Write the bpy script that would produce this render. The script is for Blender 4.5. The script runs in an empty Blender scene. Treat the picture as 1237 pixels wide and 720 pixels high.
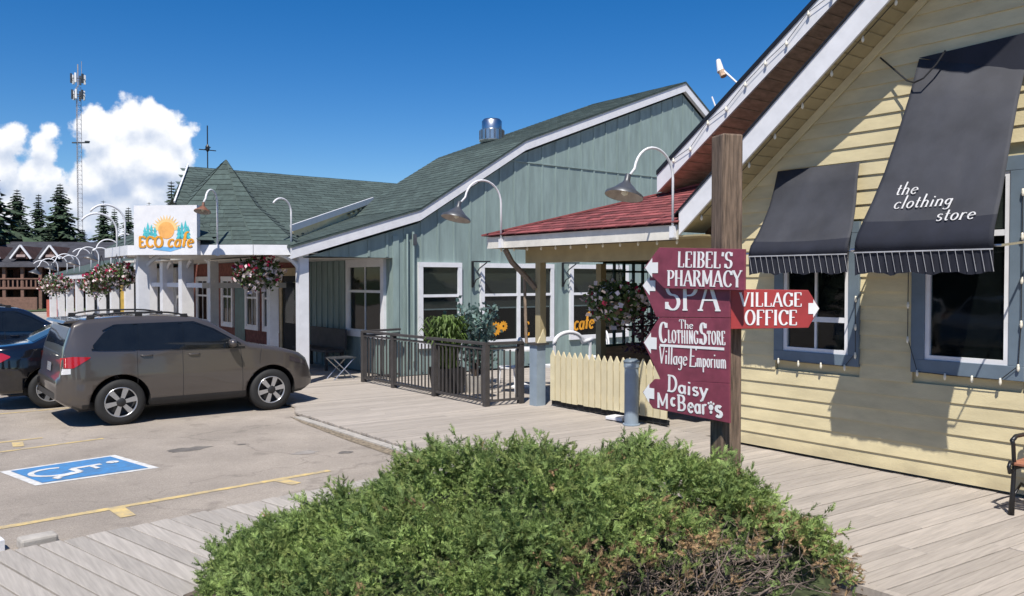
import bpy, bmesh, math, random
import numpy as np
from mathutils import Vector, Matrix
random.seed(7)
S = bpy.context.scene
COL = S.collection
R = math.radians
PI = math.pi

# ------------------------------------------------------------------ camera
F0 = Vector((math.cos(R(52)), math.sin(R(52)), 0))
cam_d = bpy.data.cameras.new('camera')
cam = bpy.data.objects.new('camera', cam_d); COL.objects.link(cam)
cam_d.sensor_width = 36; cam_d.lens = 36 * 1000 / 1237
cam_d.clip_start = .05; cam_d.clip_end = 6000
cam.location = (0, 0, 2.0)
pitch = math.atan(22 / 1000)
cam.rotation_euler = (R(90) - pitch, 0, R(52 - 90))
S.camera = cam
# ------------------------------------------------------------------ light
SUN = Vector((1, .87, -2.05)).normalized()
elev = math.asin(-SUN.z); rot = math.atan2(-SUN.x, -SUN.y)
sl = bpy.data.lights.new('sun', 'SUN'); sl.energy = 4.5; sl.angle = R(.53); sl.color = (1, .95, .87)
so = bpy.data.objects.new('sun', sl); COL.objects.link(so)
so.rotation_euler = SUN.to_track_quat('-Z', 'Y').to_euler(); so.location = (-20, -20, 40)
S.view_settings.view_transform = 'Standard'; S.view_settings.look = 'None'
S.view_settings.gamma = 1; S.view_settings.exposure = .42
S.render.engine = 'CYCLES'
S.cycles.max_bounces = 6; S.cycles.diffuse_bounces = 3; S.cycles.transparent_max_bounces = 8
S.cycles.use_denoising = True

W = bpy.data.worlds.new('World'); S.world = W; W.use_nodes = True
wn = W.node_tree; wn.nodes.clear()
def N(t, typ, **k):
    n = t.nodes.new(typ)
    for a, b in k.items(): setattr(n, a, b)
    return n
def world():
    L = wn.links.new
    out = N(wn, 'ShaderNodeOutputWorld'); bg = N(wn, 'ShaderNodeBackground'); bg.inputs[1].default_value = .088
    sky = N(wn, 'ShaderNodeTexSky'); sky.sky_type = 'NISHITA'; sky.sun_disc = False
    sky.sun_elevation = elev; sky.sun_rotation = rot; sky.altitude = 900; sky.air_density = 1.0
    sky.dust_density = .25; sky.ozone_density = 3.0
    tc = N(wn, 'ShaderNodeTexCoord')
    def blobfield():
        g = bpy.data.node_groups.new('cloud_density', 'ShaderNodeTree')
        g.interface.new_socket('Vector', in_out='INPUT', socket_type='NodeSocketVector')
        g.interface.new_socket('Density', in_out='OUTPUT', socket_type='NodeSocketFloat')
        gi = N(g, 'NodeGroupInput'); go = N(g, 'NodeGroupOutput'); l = g.links.new
        def M(op, a, b=None, c=None):
            n = N(g, 'ShaderNodeMath', operation=op)
            for i, x in enumerate((a, b, c)):
                if x is None: continue
                if isinstance(x, (int, float)): n.inputs[i].default_value = x
                else: l(x, n.inputs[i])
            return n.outputs[0]
        def DOT(v):
            n = N(g, 'ShaderNodeVectorMath', operation='DOT_PRODUCT'); l(gi.outputs[0], n.inputs[0]); n.inputs[1].default_value = v
            return n.outputs['Value']
        fw = M('MAXIMUM', DOT(tuple(F0)), .08)
        a = M('DIVIDE', DOT((math.sin(R(52)), -math.cos(R(52)), 0)), fw)
        e = M('DIVIDE', DOT((0, 0, 1)), fw)
        cb = N(g, 'ShaderNodeCombineXYZ'); l(a, cb.inputs[0]); l(e, cb.inputs[1])
        # domain warp
        nz = N(g, 'ShaderNodeTexNoise'); nz.inputs['Scale'].default_value = 20; nz.inputs['Detail'].default_value = 10; nz.inputs['Roughness'].default_value = .6
        l(cb.outputs[0], nz.inputs['Vector'])
        sb = N(g, 'ShaderNodeVectorMath', operation='SUBTRACT'); l(nz.outputs['Color'], sb.inputs[0]); sb.inputs[1].default_value = (.5, .5, .5)
        sc = N(g, 'ShaderNodeVectorMath', operation='SCALE'); l(sb.outputs[0], sc.inputs[0]); sc.inputs['Scale'].default_value = .05
        ad = N(g, 'ShaderNodeVectorMath', operation='ADD'); l(cb.outputs[0], ad.inputs[0]); l(sc.outputs[0], ad.inputs[1])
        fl = N(g, 'ShaderNodeVectorMath', operation='MULTIPLY'); l(ad.outputs[0], fl.inputs[0]); fl.inputs[1].default_value = (1, 1, 0)
        B = [(160,148,34),(190,150,34),(216,162,26),(227,180,18),(128,165,36),(112,148,24),(150,200,50),(190,200,44),(112,222,40),
             (66,163,20),(50,180,24),(48,225,38),(10,172,27),(-5,205,38),(15,262,48),(100,272,48),(180,245,44),(150,278,50),(-60,190,50),(-110,240,70),(-200,215,80),(-320,240,90),(-470,200,110)]
        acc = None
        for x, y, r in B:
            ds = N(g, 'ShaderNodeVectorMath', operation='DISTANCE'); l(fl.outputs[0], ds.inputs[0])
            ds.inputs[1].default_value = ((x - 618.5) / 1000, (338 - y) / 1000, 0)
            v = M('MULTIPLY_ADD', ds.outputs['Value'], -1000 / 40, (r - 7) / 40)   # (r-dist)/40
            acc = v if acc is None else M('SMOOTH_MAX', acc, v, .25)
        n2 = N(g, 'ShaderNodeTexNoise'); n2.inputs['Scale'].default_value = 26; n2.inputs['Detail'].default_value = 7; n2.inputs['Roughness'].default_value = .55
        l(cb.outputs[0], n2.inputs['Vector'])
        acc = M('ADD', acc, M('MULTIPLY', M('SUBTRACT', n2.outputs['Fac'], .5), .75))
        l(acc, go.inputs[0])
        return g
    g = blobfield()
    def MM(op, a, b=None, c=None):
        n = N(wn, 'ShaderNodeMath', operation=op)
        for i, x in enumerate((a, b, c)):
            if x is None: continue
            if isinstance(x, (int, float)): n.inputs[i].default_value = x
            else: L(x, n.inputs[i])
        return n.outputs[0]
    d0 = N(wn, 'ShaderNodeGroup'); d0.node_tree = g; L(tc.outputs['Generated'], d0.inputs[0])
    off = N(wn, 'ShaderNodeVectorMath', operation='ADD'); L(tc.outputs['Generated'], off.inputs[0]); off.inputs[1].default_value = (.0, -.004, .014)
    d1 = N(wn, 'ShaderNodeGroup'); d1.node_tree = g; L(off.outputs[0], d1.inputs[0])
    def MR(v, a, b, c, d, sm=True):
        n = N(wn, 'ShaderNodeMapRange'); n.interpolation_type = 'SMOOTHSTEP' if sm else 'LINEAR'
        L(v, n.inputs[0])
        for i, x in enumerate((a, b, c, d)): n.inputs[i + 1].default_value = x
        return n.outputs[0]
    fw = N(wn, 'ShaderNodeVectorMath', operation='DOT_PRODUCT'); L(tc.outputs['Generated'], fw.inputs[0]); fw.inputs[1].default_value = tuple(F0)
    mask = MM('MULTIPLY', MR(d0.outputs[0], -.14, .10, 0, 1), MR(fw.outputs['Value'], .1, .3, 0, 1))
    diff = MM('SUBTRACT', d0.outputs[0], d1.outputs[0])
    sxyz = N(wn, 'ShaderNodeSeparateXYZ'); L(tc.outputs['Generated'], sxyz.inputs[0])
    lit = MM('ADD', MR(diff, -.5, .5, .12, 1.0, False), MR(sxyz.outputs[2], .04, .19, -.34, .16))
    rampn = N(wn, 'ShaderNodeValToRGB'); L(lit, rampn.inputs[0])
    rampn.color_ramp.elements[0].position = 0; rampn.color_ramp.elements[0].color = (4.0, 4.9, 6.6, 1)
    rampn.color_ramp.elements[1].position = .75; rampn.color_ramp.elements[1].color = (8.7, 8.85, 9.2, 1)
    e2 = rampn.color_ramp.elements.new(.35); e2.color = (5.9, 6.5, 7.6, 1)
    hs = N(wn, 'ShaderNodeHueSaturation'); hs.inputs['Hue'].default_value = .507; hs.inputs['Saturation'].default_value = 1.42; hs.inputs['Value'].default_value = .98
    L(sky.outputs[0], hs.inputs['Color'])
    mx = N(wn, 'ShaderNodeMix'); mx.data_type = 'RGBA'
    L(mask, mx.inputs[0]); L(hs.outputs[0], mx.inputs[6]); L(rampn.outputs[0], mx.inputs[7])
    L(mx.outputs[2], bg.inputs[0]); L(bg.outputs[0], out.inputs[0])
world()

# ------------------------------------------------------------------ materials
MATS = {}
def mat(name, col, rough=.7, var=.12, scale=6, bump=0, bscale=60, metal=0, stretch=(1, 1, 1), spec=.5, rnd=0, coat=0, col2=None, island=0, trans=0):
    if name in MATS: return MATS[name]
    m = bpy.data.materials.new(name); m.use_nodes = True; t = m.node_tree; b = t.nodes['Principled BSDF']; L = t.links.new
    b.inputs['Roughness'].default_value = rough; b.inputs['Metallic'].default_value = metal
    b.inputs['Specular IOR Level'].default_value = spec; b.inputs['Coat Weight'].default_value = coat; b.inputs['Coat Roughness'].default_value = .05
    tc = N(t, 'ShaderNodeTexCoord'); mp = N(t, 'ShaderNodeMapping'); mp.inputs['Scale'].default_value = stretch; L(tc.outputs['Object'], mp.inputs[0])
    vec = mp.outputs[0]
    if rnd or island:
        oi = N(t, 'ShaderNodeObjectInfo'); ad = N(t, 'ShaderNodeVectorMath', operation='ADD'); sc = N(t, 'ShaderNodeMath', operation='MULTIPLY'); sc.inputs[1].default_value = 37
        L(oi.outputs['Random'], sc.inputs[0]); L(vec, ad.inputs[0]); L(sc.outputs[0], ad.inputs[1]); vec = ad.outputs[0]
    nz = N(t, 'ShaderNodeTexNoise'); nz.inputs['Scale'].default_value = scale; nz.inputs['Detail'].default_value = 6; nz.inputs['Roughness'].default_value = .6
    L(vec, nz.inputs['Vector'])
    c2 = col2 or tuple(c * (1 - 2.2 * var) for c in col)
    c1 = tuple(min(1, c * (1 + 1.2 * var)) for c in col)
    rp = N(t, 'ShaderNodeValToRGB'); rp.color_ramp.elements[0].position = .32; rp.color_ramp.elements[1].position = .68
    rp.color_ramp.elements[0].color = (*c2, 1); rp.color_ramp.elements[1].color = (*c1, 1)
    L(nz.outputs['Fac'], rp.inputs[0]); c = rp.outputs[0]
    if rnd or island:
        src = oi.outputs['Random']
        amt = rnd
        if island:
            gi = N(t, 'ShaderNodeNewGeometry'); src = gi.outputs['Random Per Island']; amt = island
        mr = N(t, 'ShaderNodeMapRange'); L(src, mr.inputs[0]); mr.inputs[3].default_value = 1 - amt; mr.inputs[4].default_value = 1 + amt
        ml = N(t, 'ShaderNodeVectorMath', operation='SCALE'); L(c, ml.inputs[0]); L(mr.outputs[0], ml.inputs['Scale']); c = ml.outputs[0]
    L(c, b.inputs['Base Color'])
    if bump:
        n2 = N(t, 'ShaderNodeTexNoise'); n2.inputs['Scale'].default_value = bscale; n2.inputs['Detail'].default_value = 4; L(vec, n2.inputs['Vector'])
        bp = N(t, 'ShaderNodeBump'); bp.inputs['Strength'].default_value = bump; bp.inputs['Distance'].default_value = .01
        L(n2.outputs['Fac'], bp.inputs['Height']); L(bp.outputs[0], b.inputs['Normal'])
    if trans:
        tr = N(t, 'ShaderNodeBsdfTranslucent'); L(c, tr.inputs[0]); ms = N(t, 'ShaderNodeMixShader'); ms.inputs[0].default_value = trans
        L(b.outputs[0], ms.inputs[1]); L(tr.outputs[0], ms.inputs[2]); L(ms.outputs[0], t.nodes['Material Output'].inputs[0])
    MATS[name] = m
    return m
def glass(name, tint=(.75, .8, .8), mix=.12):
    m = bpy.data.materials.new(name); m.use_nodes = True; t = m.node_tree; t.nodes.clear(); L = t.links.new
    o = N(t, 'ShaderNodeOutputMaterial'); tr = N(t, 'ShaderNodeBsdfTransparent'); tr.inputs[0].default_value = (*tint, 1)
    gl = N(t, 'ShaderNodeBsdfGlossy'); gl.inputs['Roughness'].default_value = .03; gl.inputs[0].default_value = (1, 1, 1, 1)
    fr = N(t, 'ShaderNodeFresnel'); fr.inputs[0].default_value = 1.5
    nz = N(t, 'ShaderNodeTexNoise'); nz.inputs['Scale'].default_value = 1.5; bp = N(t, 'ShaderNodeBump'); bp.inputs['Strength'].default_value = .06; bp.inputs['Distance'].default_value = .05
    tc = N(t, 'ShaderNodeTexCoord'); L(tc.outputs['Object'], nz.inputs[0]); L(nz.outputs['Fac'], bp.inputs['Height']); L(bp.outputs[0], gl.inputs['Normal'])
    ad = N(t, 'ShaderNodeMath', operation='MULTIPLY'); L(fr.outputs[0], ad.inputs[0]); ad.inputs[1].default_value = .6
    gm = N(t, 'ShaderNodeNewGeometry'); bk = N(t, 'ShaderNodeMath', operation='SUBTRACT'); bk.inputs[0].default_value = 1; L(gm.outputs['Backfacing'], bk.inputs[1]); fm = N(t, 'ShaderNodeMath', operation='MULTIPLY'); L(ad.outputs[0], fm.inputs[0]); L(bk.outputs[0], fm.inputs[1])
    ms = N(t, 'ShaderNodeMixShader'); L(fm.outputs[0], ms.inputs[0]); L(tr.outputs[0], ms.inputs[1]); L(gl.outputs[0], ms.inputs[2]); L(ms.outputs[0], o.inputs[0])
    return m

m_yel = mat('yellow_paint', (.64, .55, .335), .65, .07, 2.2, .2, 40, stretch=(1, 1, 3), rnd=.06)
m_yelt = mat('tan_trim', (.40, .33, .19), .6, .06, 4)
m_white = mat('white_paint', (.74, .74, .76), .5, .04, 5, .05)
m_cream = mat('cream_paint', (.72, .69, .62), .55, .06, 5, .08)
m_green = mat('sage_siding', (.245, .32, .303), .7, .09, 2.2, .2, 50, stretch=(3, 3, .5), rnd=.05)
m_shin_g = mat('green_shingle', (.062, .088, .08), .95, .12, 9, .6, 120, island=.2)
m_shin_r = mat('red_shingle', (.23, .062, .062), .95, .14, 9, .6, 120, island=.45)
m_black = mat('black_metal', (.012, .012, .014), .4, .1)
m_dark = mat('dark_interior', (.012, .012, .013), .8, .2)
m_asph = mat('worn_asphalt', (.375, .325, .275), .95, .07, 1.2, .9, 220)
m_deck = mat('weathered_deck', (.40, .365, .335), .8, .13, 7, .35, 90, stretch=(1, 1, 1), rnd=.1)
m_deckx = mat('weathered_deck_long', (.395, .35, .305), .8, .085, 7, .35, 90, stretch=(.35, 6, 1), rnd=.12)
m_decky = mat('weathered_deck_cross', (.395, .36, .32), .8, .085, 7, .35, 90, stretch=(6, .35, 1), rnd=.12)
m_post = mat('weathered_post', (.185, .13, .092), .85, .3, 9, .5, 60, stretch=(7, 7, .5))
m_maroon = mat('maroon_sign', (.22, .045, .075), .55, .12, 8)
m_red = mat('red_sign', (.36, .042, .042), .5, .08, 6)
m_letter = mat('white_lettering', (.8, .8, .8), .6, .04)
m_canvas = mat('black_canvas', (.04, .042, .052), .75, .12, 3, .25, 300)
m_canvas2 = mat('navy_canvas', (.013, .015, .026), .8, .1)
m_piping = mat('grey_piping', (.42, .42, .44), .7)
m_blue = mat('slate_blue_trim', (.135, .18, .225), .55, .06, 4)
m_grey = mat('blue_grey_paint', (.25, .31, .37), .6, .06, 4, .1)
m_rail = mat('brown_railing', (.058, .052, .050), .7, .12, 6, .2, 60, rnd=.08)
m_picket = mat('cream_picket', (.66, .58, .38), .65, .05, 4, .1, rnd=.04)
m_brownwall = mat('brown_board', (.52, .37, .26), .8, .15, 5, stretch=(1, .4, 6))
m_dgreen = mat('dark_green_frame', (.015, .05, .045), .5)
m_blind = mat('grey_blind', (.17, .155, .14), .85, .05, 2, stretch=(1, 1, 30))
m_soil = mat('bark_soil', (.11, .085, .065), 1, .4, 14, 1, 60)
m_yline = mat('yellow_line', (.58, .43, .17), .85, .12, 11, .3, 150, col2=(.36, .30, .21))
m_wline = mat('white_line', (.66, .66, .65), .85, .06, 16, .4, 150, col2=(.48, .47, .45))
m_bline = mat('blue_marking', (.05, .21, .46), .85, .1, 14, .4, 150, col2=(.07, .17, .32))
m_steel = mat('galvanised', (.55, .56, .58), .3, .06, 5, metal=1)
m_galv = mat('dark_shade_metal', (.10, .105, .115), .42, .15, 6, metal=.4)
m_shadein = mat('shade_inside', (.38, .33, .30), .6)
m_brick = mat('red_brick', (.19, .065, .05), .9, .2, 10)
m_tanwood = mat('tan_door_frame', (.50, .37, .21), .6)
m_concrete = mat('pale_concrete', (.42, .39, .35), .9, .1, 8, .4, 100)
m_wood = mat('brace_wood', (.24, .18, .13), .8, .2, 8)
m_orange = mat('orange_paint', (.75, .33, .02), .6)
m_redpet = mat('red_petals', (.52, .03, .10), .7, .3, 20, island=.5, trans=.2)
m_pinkpet = mat('white_petals', (.80, .68, .66), .7, .1, 20, island=.25, trans=.2)
m_leaf = mat('basket_leaf', (.09, .14, .04), .7, .3, 20, island=.5, trans=.2)
m_grass = mat('bright_grass_leaf', (.12, .19, .04), .6, .2, 20, island=.45, trans=.35)
m_euc = mat('blue_green_leaf', (.115, .19, .17), .6, .2, 20, island=.35, trans=.2)
m_jun = mat('juniper_green', (.25, .335, .10), .75, .3, 2.6, island=.5, trans=.38, col2=(.085, .14, .045))
m_junt = mat('juniper_tip', (.29, .36, .11), .75, .2, 3, island=.4, trans=.4)
m_junb = mat('juniper_brown', (.27, .175, .09), .85, .3, 5, island=.5)
m_twig = mat('bare_twig', (.20, .155, .13), .9, .3, 12)
m_spruce = mat('spruce_needles', (.032, .058, .028), .8, .3, .3, island=.6)
m_bark = mat('bark', (.08, .055, .04), .9, .3, 10)
m_glass = glass('window_glass', (.6, .65, .65), .045)
m_tyre = mat('tyre_rubber', (.018, .018, .018), .75)
m_rim = mat('rim_silver', (.55, .56, .58), .28, .03, metal=.8)
m_plast = mat('black_plastic', (.02, .02, .021), .5)
m_cglass = mat('car_glass', (.010, .012, .014), .05, .1, spec=.5)
m_tail = mat('tail_red', (.40, .012, .02), .15, .05, coat=1)
m_lens = mat('clear_lens', (.62, .62, .64), .15, .05, coat=1)
m_smoke = mat('smoked_lens', (.06, .05, .055), .1, .05, coat=1)
m_bulb = mat('bulb_white', (.78, .74, .62), .3)

# ------------------------------------------------------------------ mesh helpers
class MB:
    def __init__(s): s.v = []; s.f = []; s.mi = []; s.m = 0
    def add(s, vs, fs):
        o = len(s.v); s.v.extend([tuple(x) for x in vs]); s.f.extend([tuple(i + o for i in f) for f in fs]); s.mi.extend([s.m] * len(fs)); return s
    def frame(s, o, ax, ay, az):
        o, ax, ay, az = map(Vector, (o, ax, ay, az))
        p = [o, o + ax, o + ax + ay, o + ay]; p += [q + az for q in p]
        if ax.cross(ay).dot(az) > 0: fs = [(3, 2, 1, 0), (4, 5, 6, 7), (0, 1, 5, 4), (1, 2, 6, 5), (2, 3, 7, 6), (3, 0, 4, 7)]
        else: fs = [(0, 1, 2, 3), (7, 6, 5, 4), (4, 5, 1, 0), (5, 6, 2, 1), (6, 7, 3, 2), (7, 4, 0, 3)]
        return s.add(p, fs)
    def box(s, x0, x1, y0, y1, z0, z1): return s.frame((x0, y0, z0), (x1 - x0, 0, 0), (0, y1 - y0, 0), (0, 0, z1 - z0))
    def cbox(s, c, sz, rz=0):
        ax = Vector((math.cos(rz), math.sin(rz), 0)); ay = Vector((-math.sin(rz), math.cos(rz), 0))
        o = Vector(c) - ax * sz[0] / 2 - ay * sz[1] / 2 - Vector((0, 0, sz[2] / 2))
        return s.frame(o, ax * sz[0], ay * sz[1], (0, 0, sz[2]))
    def beam(s, a, b, w, h, up=(0, 0, 1)):
        a, b = Vector(a), Vector(b); d = (b - a); sd = d.cross(Vector(up)).normalized(); u = sd.cross(d).normalized()
        return s.frame(a - sd * w / 2 - u * h / 2, d, sd * w, u * h)
    def prism(s, pts, ext):   # pts: 3-D planar polygon, ext: vector
        pts = [Vector(p) for p in pts]; e = Vector(ext); n = len(pts)
        nrm = Vector((0, 0, 0))
        for i in range(n): nrm += (pts[i] - pts[0]).cross(pts[(i + 1) % n] - pts[0])
        if nrm.dot(e) > 0: pts = pts[::-1]
        return s.add(pts + [p + e for p in pts], [tuple(range(n)), tuple(range(2 * n - 1, n - 1, -1))] + [(i, i + n, (i + 1) % n + n, (i + 1) % n) for i in range(n)])
    def tube(s, pts, r, n=8, cap=True):
        pts = [Vector(p) for p in pts]; rs = r if isinstance(r, (list, tuple)) else [r] * len(pts)
        vs = []; fs = []; ref = None
        for i, p in enumerate(pts):
            t = (pts[min(i + 1, len(pts) - 1)] - pts[max(i - 1, 0)]).normalized()
            if ref is None: ref = Vector((0, 0, 1)) if abs(t.z) < .9 else Vector((1, 0, 0))
            u = t.cross(ref).normalized(); w = u.cross(t).normalized(); ref = w
            for k in range(n):
                a = 2 * PI * k / n; vs.append(p + (u * math.cos(a) + w * math.sin(a)) * rs[i])
        for i in range(len(pts) - 1):
            for k in range(n): fs.append((i * n + k, i * n + (k + 1) % n, (i + 1) * n + (k + 1) % n, (i + 1) * n + k))
        if cap: fs.append(tuple(range(n - 1, -1, -1))); fs.append(tuple(range((len(pts) - 1) * n, len(pts) * n)))
        return s.add(vs, fs)
    def lathe(s, prof, c=(0, 0, 0), n=20, ax=None, ay=None, az=None):
        ax = Vector(ax or (1, 0, 0)); ay = Vector(ay or (0, 1, 0)); az = Vector(az or (0, 0, 1)); c = Vector(c); vs = []; fs = []
        for r, z in prof:
            for k in range(n):
                a = 2 * PI * k / n; vs.append(c + ax * r * math.cos(a) + ay * r * math.sin(a) + az * z)
        for i in range(len(prof) - 1):
            for k in range(n): fs.append((i * n + k, i * n + (k + 1) % n, (i + 1) * n + (k + 1) % n, (i + 1) * n + k))
        return s.add(vs, fs)
    def build(s, name, m, parent=None, smooth=False, bevel=0, kind=None):
        me = bpy.data.meshes.new(name); me.from_pydata(s.v, [], s.f)
        for q in (m if isinstance(m, (list, tuple)) else [m]): me.materials.append(q)
        if isinstance(m, (list, tuple)): me.polygons.foreach_set('material_index', s.mi)
        if smooth: me.polygons.foreach_set('use_smooth', [True] * len(me.polygons))
        o = bpy.data.objects.new(name, me); COL.objects.link(o)
        if parent: o.parent = parent
        if kind: o['kind'] = kind
        if bevel:
            b = o.modifiers.new('bevel', 'BEVEL'); b.width = bevel; b.segments = 2; b.limit_method = 'ANGLE'
        return o
def part(name, m, parent, *boxes, **k):
    b = MB()
    for x in boxes: b.box(*x)
    return b.build(name, m, parent, **k)
def tag(o, label=None, cat=None, group=None, kind=None):
    if label: o['label'] = label
    if cat: o['category'] = cat
    if group: o['group'] = group
    if kind: o['kind'] = kind
    return o
def thing(name, label, cat, loc=(0, 0, 0), rz=0, group=None):
    o = bpy.data.objects.new(name, None); o.empty_display_size = .2; COL.objects.link(o); o.location = loc; o.rotation_euler = (0, 0, rz)
    return tag(o, label, cat, group)
def kids(o): return [c for c in bpy.data.objects if c.parent == o]
def dup(o, parent=None):
    c = o.copy(); COL.objects.link(c); c.parent = parent
    for ch in kids(o): dup(ch, c)
    return c
def share(o, name, loc, parent=None, rz=0):
    c = bpy.data.objects.new(name, o.data); COL.objects.link(c); c.location = loc; c.rotation_euler = (0, 0, rz); c.parent = parent
    return c
def interp(x, P):
    if x <= P[0][0]: return P[0][1]
    for a, b in zip(P, P[1:]):
        if x <= b[0]: return a[1] + (b[1] - a[1]) * (x - a[0]) / (b[0] - a[0] + 1e-9)
    return P[-1][1]

# ------------------------------------------------------------------ lettering (own stroke alphabet)
def arc(cx, cy, rx, ry, a0, a1, n=12): return [(cx + rx * math.cos(R(a0 + (a1 - a0) * i / n)), cy + ry * math.sin(R(a0 + (a1 - a0) * i / n))) for i in range(n + 1)]
G = {
 'A': (.72, [[(.06, 0), (.36, 1)], [(.36, 1), (.66, 0)], [(.17, .33), (.56, .33)]], [(.06, 0), (.66, 0)]),
 'B': (.62, [[(.14, 0), (.14, 1)], [(.14, 1)] + arc(.3, .76, .2, .24, 90, -90) + [(.14, .52)], [(.14, .52)] + arc(.3, .26, .24, .26, 90, -90) + [(.14, 0)]], [(.1, 0), (.1, 1)]),
 'C': (.66, [arc(.38, .5, .3, .5, 40, 320, 20), [(.62, .98), (.62, .74)]], []),
 'D': (.68, [[(.14, 0), (.14, 1)], [(.14, 1)] + arc(.28, .5, .32, .5, 90, -90, 16) + [(.14, 0)]], [(.1, 0), (.1, 1)]),
 'E': (.6, [[(.14, 0), (.14, 1)], [(.08, 1), (.54, 1), (.54, .82)], [(.14, .52), (.42, .52)], [(.08, 0), (.56, 0), (.56, .2)]], []),
 'F': (.56, [[(.14, 0), (.14, 1)], [(.08, 1), (.54, 1), (.54, .82)], [(.14, .5), (.42, .5)]], [(.14, 0)]),
 'G': (.7, [arc(.38, .5, .3, .5, 40, 330, 20), [(.62, .98), (.62, .74)], [(.62, .08), (.62, .42)], [(.46, .42), (.7, .42)]], []),
 'H': (.72, [[(.14, 0), (.14, 1)], [(.58, 0), (.58, 1)], [(.14, .5), (.58, .5)]], [(.14, 0), (.14, 1), (.58, 0), (.58, 1)]),
 'I': (.32, [[(.16, 0), (.16, 1)]], [(.16, 0), (.16, 1)]),
 'L': (.58, [[(.14, 0), (.14, 1)], [(.06, 0), (.54, 0), (.54, .24)]], [(.14, 1)]),
 'M': (.86, [[(.13, 0), (.13, 1)], [(.13, 1), (.43, .15)], [(.43, .15), (.73, 1)], [(.73, 1), (.73, 0)]], [(.13, 0), (.13, 1), (.73, 0), (.73, 1)]),
 'N': (.72, [[(.14, 0), (.14, 1)], [(.14, 1), (.58, 0)], [(.58, 0), (.58, 1)]], [(.14, 0), (.14, 1), (.58, 1)]),
 'O': (.74, [arc(.37, .5, .3, .5, 0, 360, 24)], []),
 'P': (.6, [[(.14, 0), (.14, 1)], [(.14, 1)] + arc(.3, .74, .24, .26, 90, -90) + [(.14, .48)]], [(.14, 0), (.1, 1)]),
 'R': (.68, [[(.14, 0), (.14, 1)], [(.14, 1)] + arc(.3, .76, .22, .24, 90, -90) + [(.14, .52)], [(.34, .5), (.62, 0)]], [(.14, 0), (.1, 1), (.62, 0)]),
 'S': (.58, [arc(.29, .75, .2, .25, 30, 265, 12) + arc(.29, .25, .22, .25, 85, -150, 12), [(.5, .98), (.5, .76)], [(.07, .02), (.07, .26)]], []),
 'T': (.66, [[(.33, 0), (.33, 1)], [(.06, .8), (.06, 1), (.6, 1), (.6, .8)]], [(.33, 0)]),
 'V': (.7, [[(.06, 1), (.35, 0)], [(.35, 0), (.64, 1)]], [(.06, 1), (.64, 1)]),
 'Y': (.68, [[(.06, 1), (.34, .48)], [(.34, .48), (.62, 1)], [(.34, .5), (.34, 0)]], [(.06, 1), (.62, 1), (.34, 0)]),
 "'": (.22, [[(.12, 1), (.09, .74)]], []),
 'a': (.52, [arc(.24, .24, .18, .23, 30, 330, 14), [(.42, .5), (.42, .06), (.5, 0)]], []),
 'c': (.46, [arc(.26, .25, .2, .25, 45, 320, 14)], []),
 'e': (.48, [[(.06, .26), (.43, .3)] + arc(.25, .25, .19, .25, 12, 320, 14)], []),
 'f': (.36, [arc(.3, .82, .14, .16, 60, 180, 6) + [(.16, 0)], [(.03, .5), (.32, .5)]], [(.16, 0)]),
 'g': (.5, [arc(.23, .28, .17, .2, 0, 360, 16), [(.4, .5), (.4, -.12)] + arc(.22, -.14, .18, .14, 0, -150, 8)], []),
 'h': (.54, [[(.1, 0), (.1, 1)], [(.1, .34)] + arc(.26, .34, .16, .16, 150, 0, 8) + [(.42, 0)]], [(.1, 0), (.42, 0)]),
 'i': (.26, [[(.12, 0), (.12, .5)], [(.12, .68), (.13, .76)]], [(.12, 0)]),
 'l': (.26, [[(.12, 0), (.12, 1)]], [(.12, 0)]),
 'm': (.8, [[(.1, 0), (.1, .5)], [(.1, .34)] + arc(.24, .35, .14, .15, 150, 0, 8) + [(.38, 0)], [(.38, .34)] + arc(.52, .35, .14, .15, 150, 0, 8) + [(.68, 0)]], [(.1, 0), (.38, 0), (.68, 0)]),
 'n': (.54, [[(.1, 0), (.1, .5)], [(.1, .34)] + arc(.26, .34, .16, .16, 150, 0, 8) + [(.42, 0)]], [(.1, 0), (.42, 0)]),
 'o': (.5, [arc(.25, .25, .19, .25, 0, 360, 18)], []),
 'p': (.52, [[(.1, -.3), (.1, .5)], arc(.27, .25, .17, .24, 150, -150, 14)], [(.1, -.3)]),
 'r': (.4, [[(.1, 0), (.1, .5)], [(.1, .3)] + arc(.27, .34, .15, .15, 150, 50, 6)], [(.1, 0)]),
 's': (.42, [arc(.21, .375, .14, .12, 30, 265, 8) + arc(.21, .125, .15, .125, 85, -150, 8)], []),
 't': (.34, [[(.14, .78), (.14, .1), (.2, 0), (.3, .05)], [(.02, .5), (.3, .5)]], []),
 'u': (.54, [[(.1, .5), (.1, .16)] + arc(.26, .16, .16, .16, 180, 330, 8), [(.42, .5), (.42, 0)]], []),
 'y': (.5, [[(.04, .5), (.24, 0)], [(.44, .5), (.16, -.24), (.04, -.28)]], [(.04, .5), (.44, .5)]),
 ' ': (.34, [], []),
}
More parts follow.
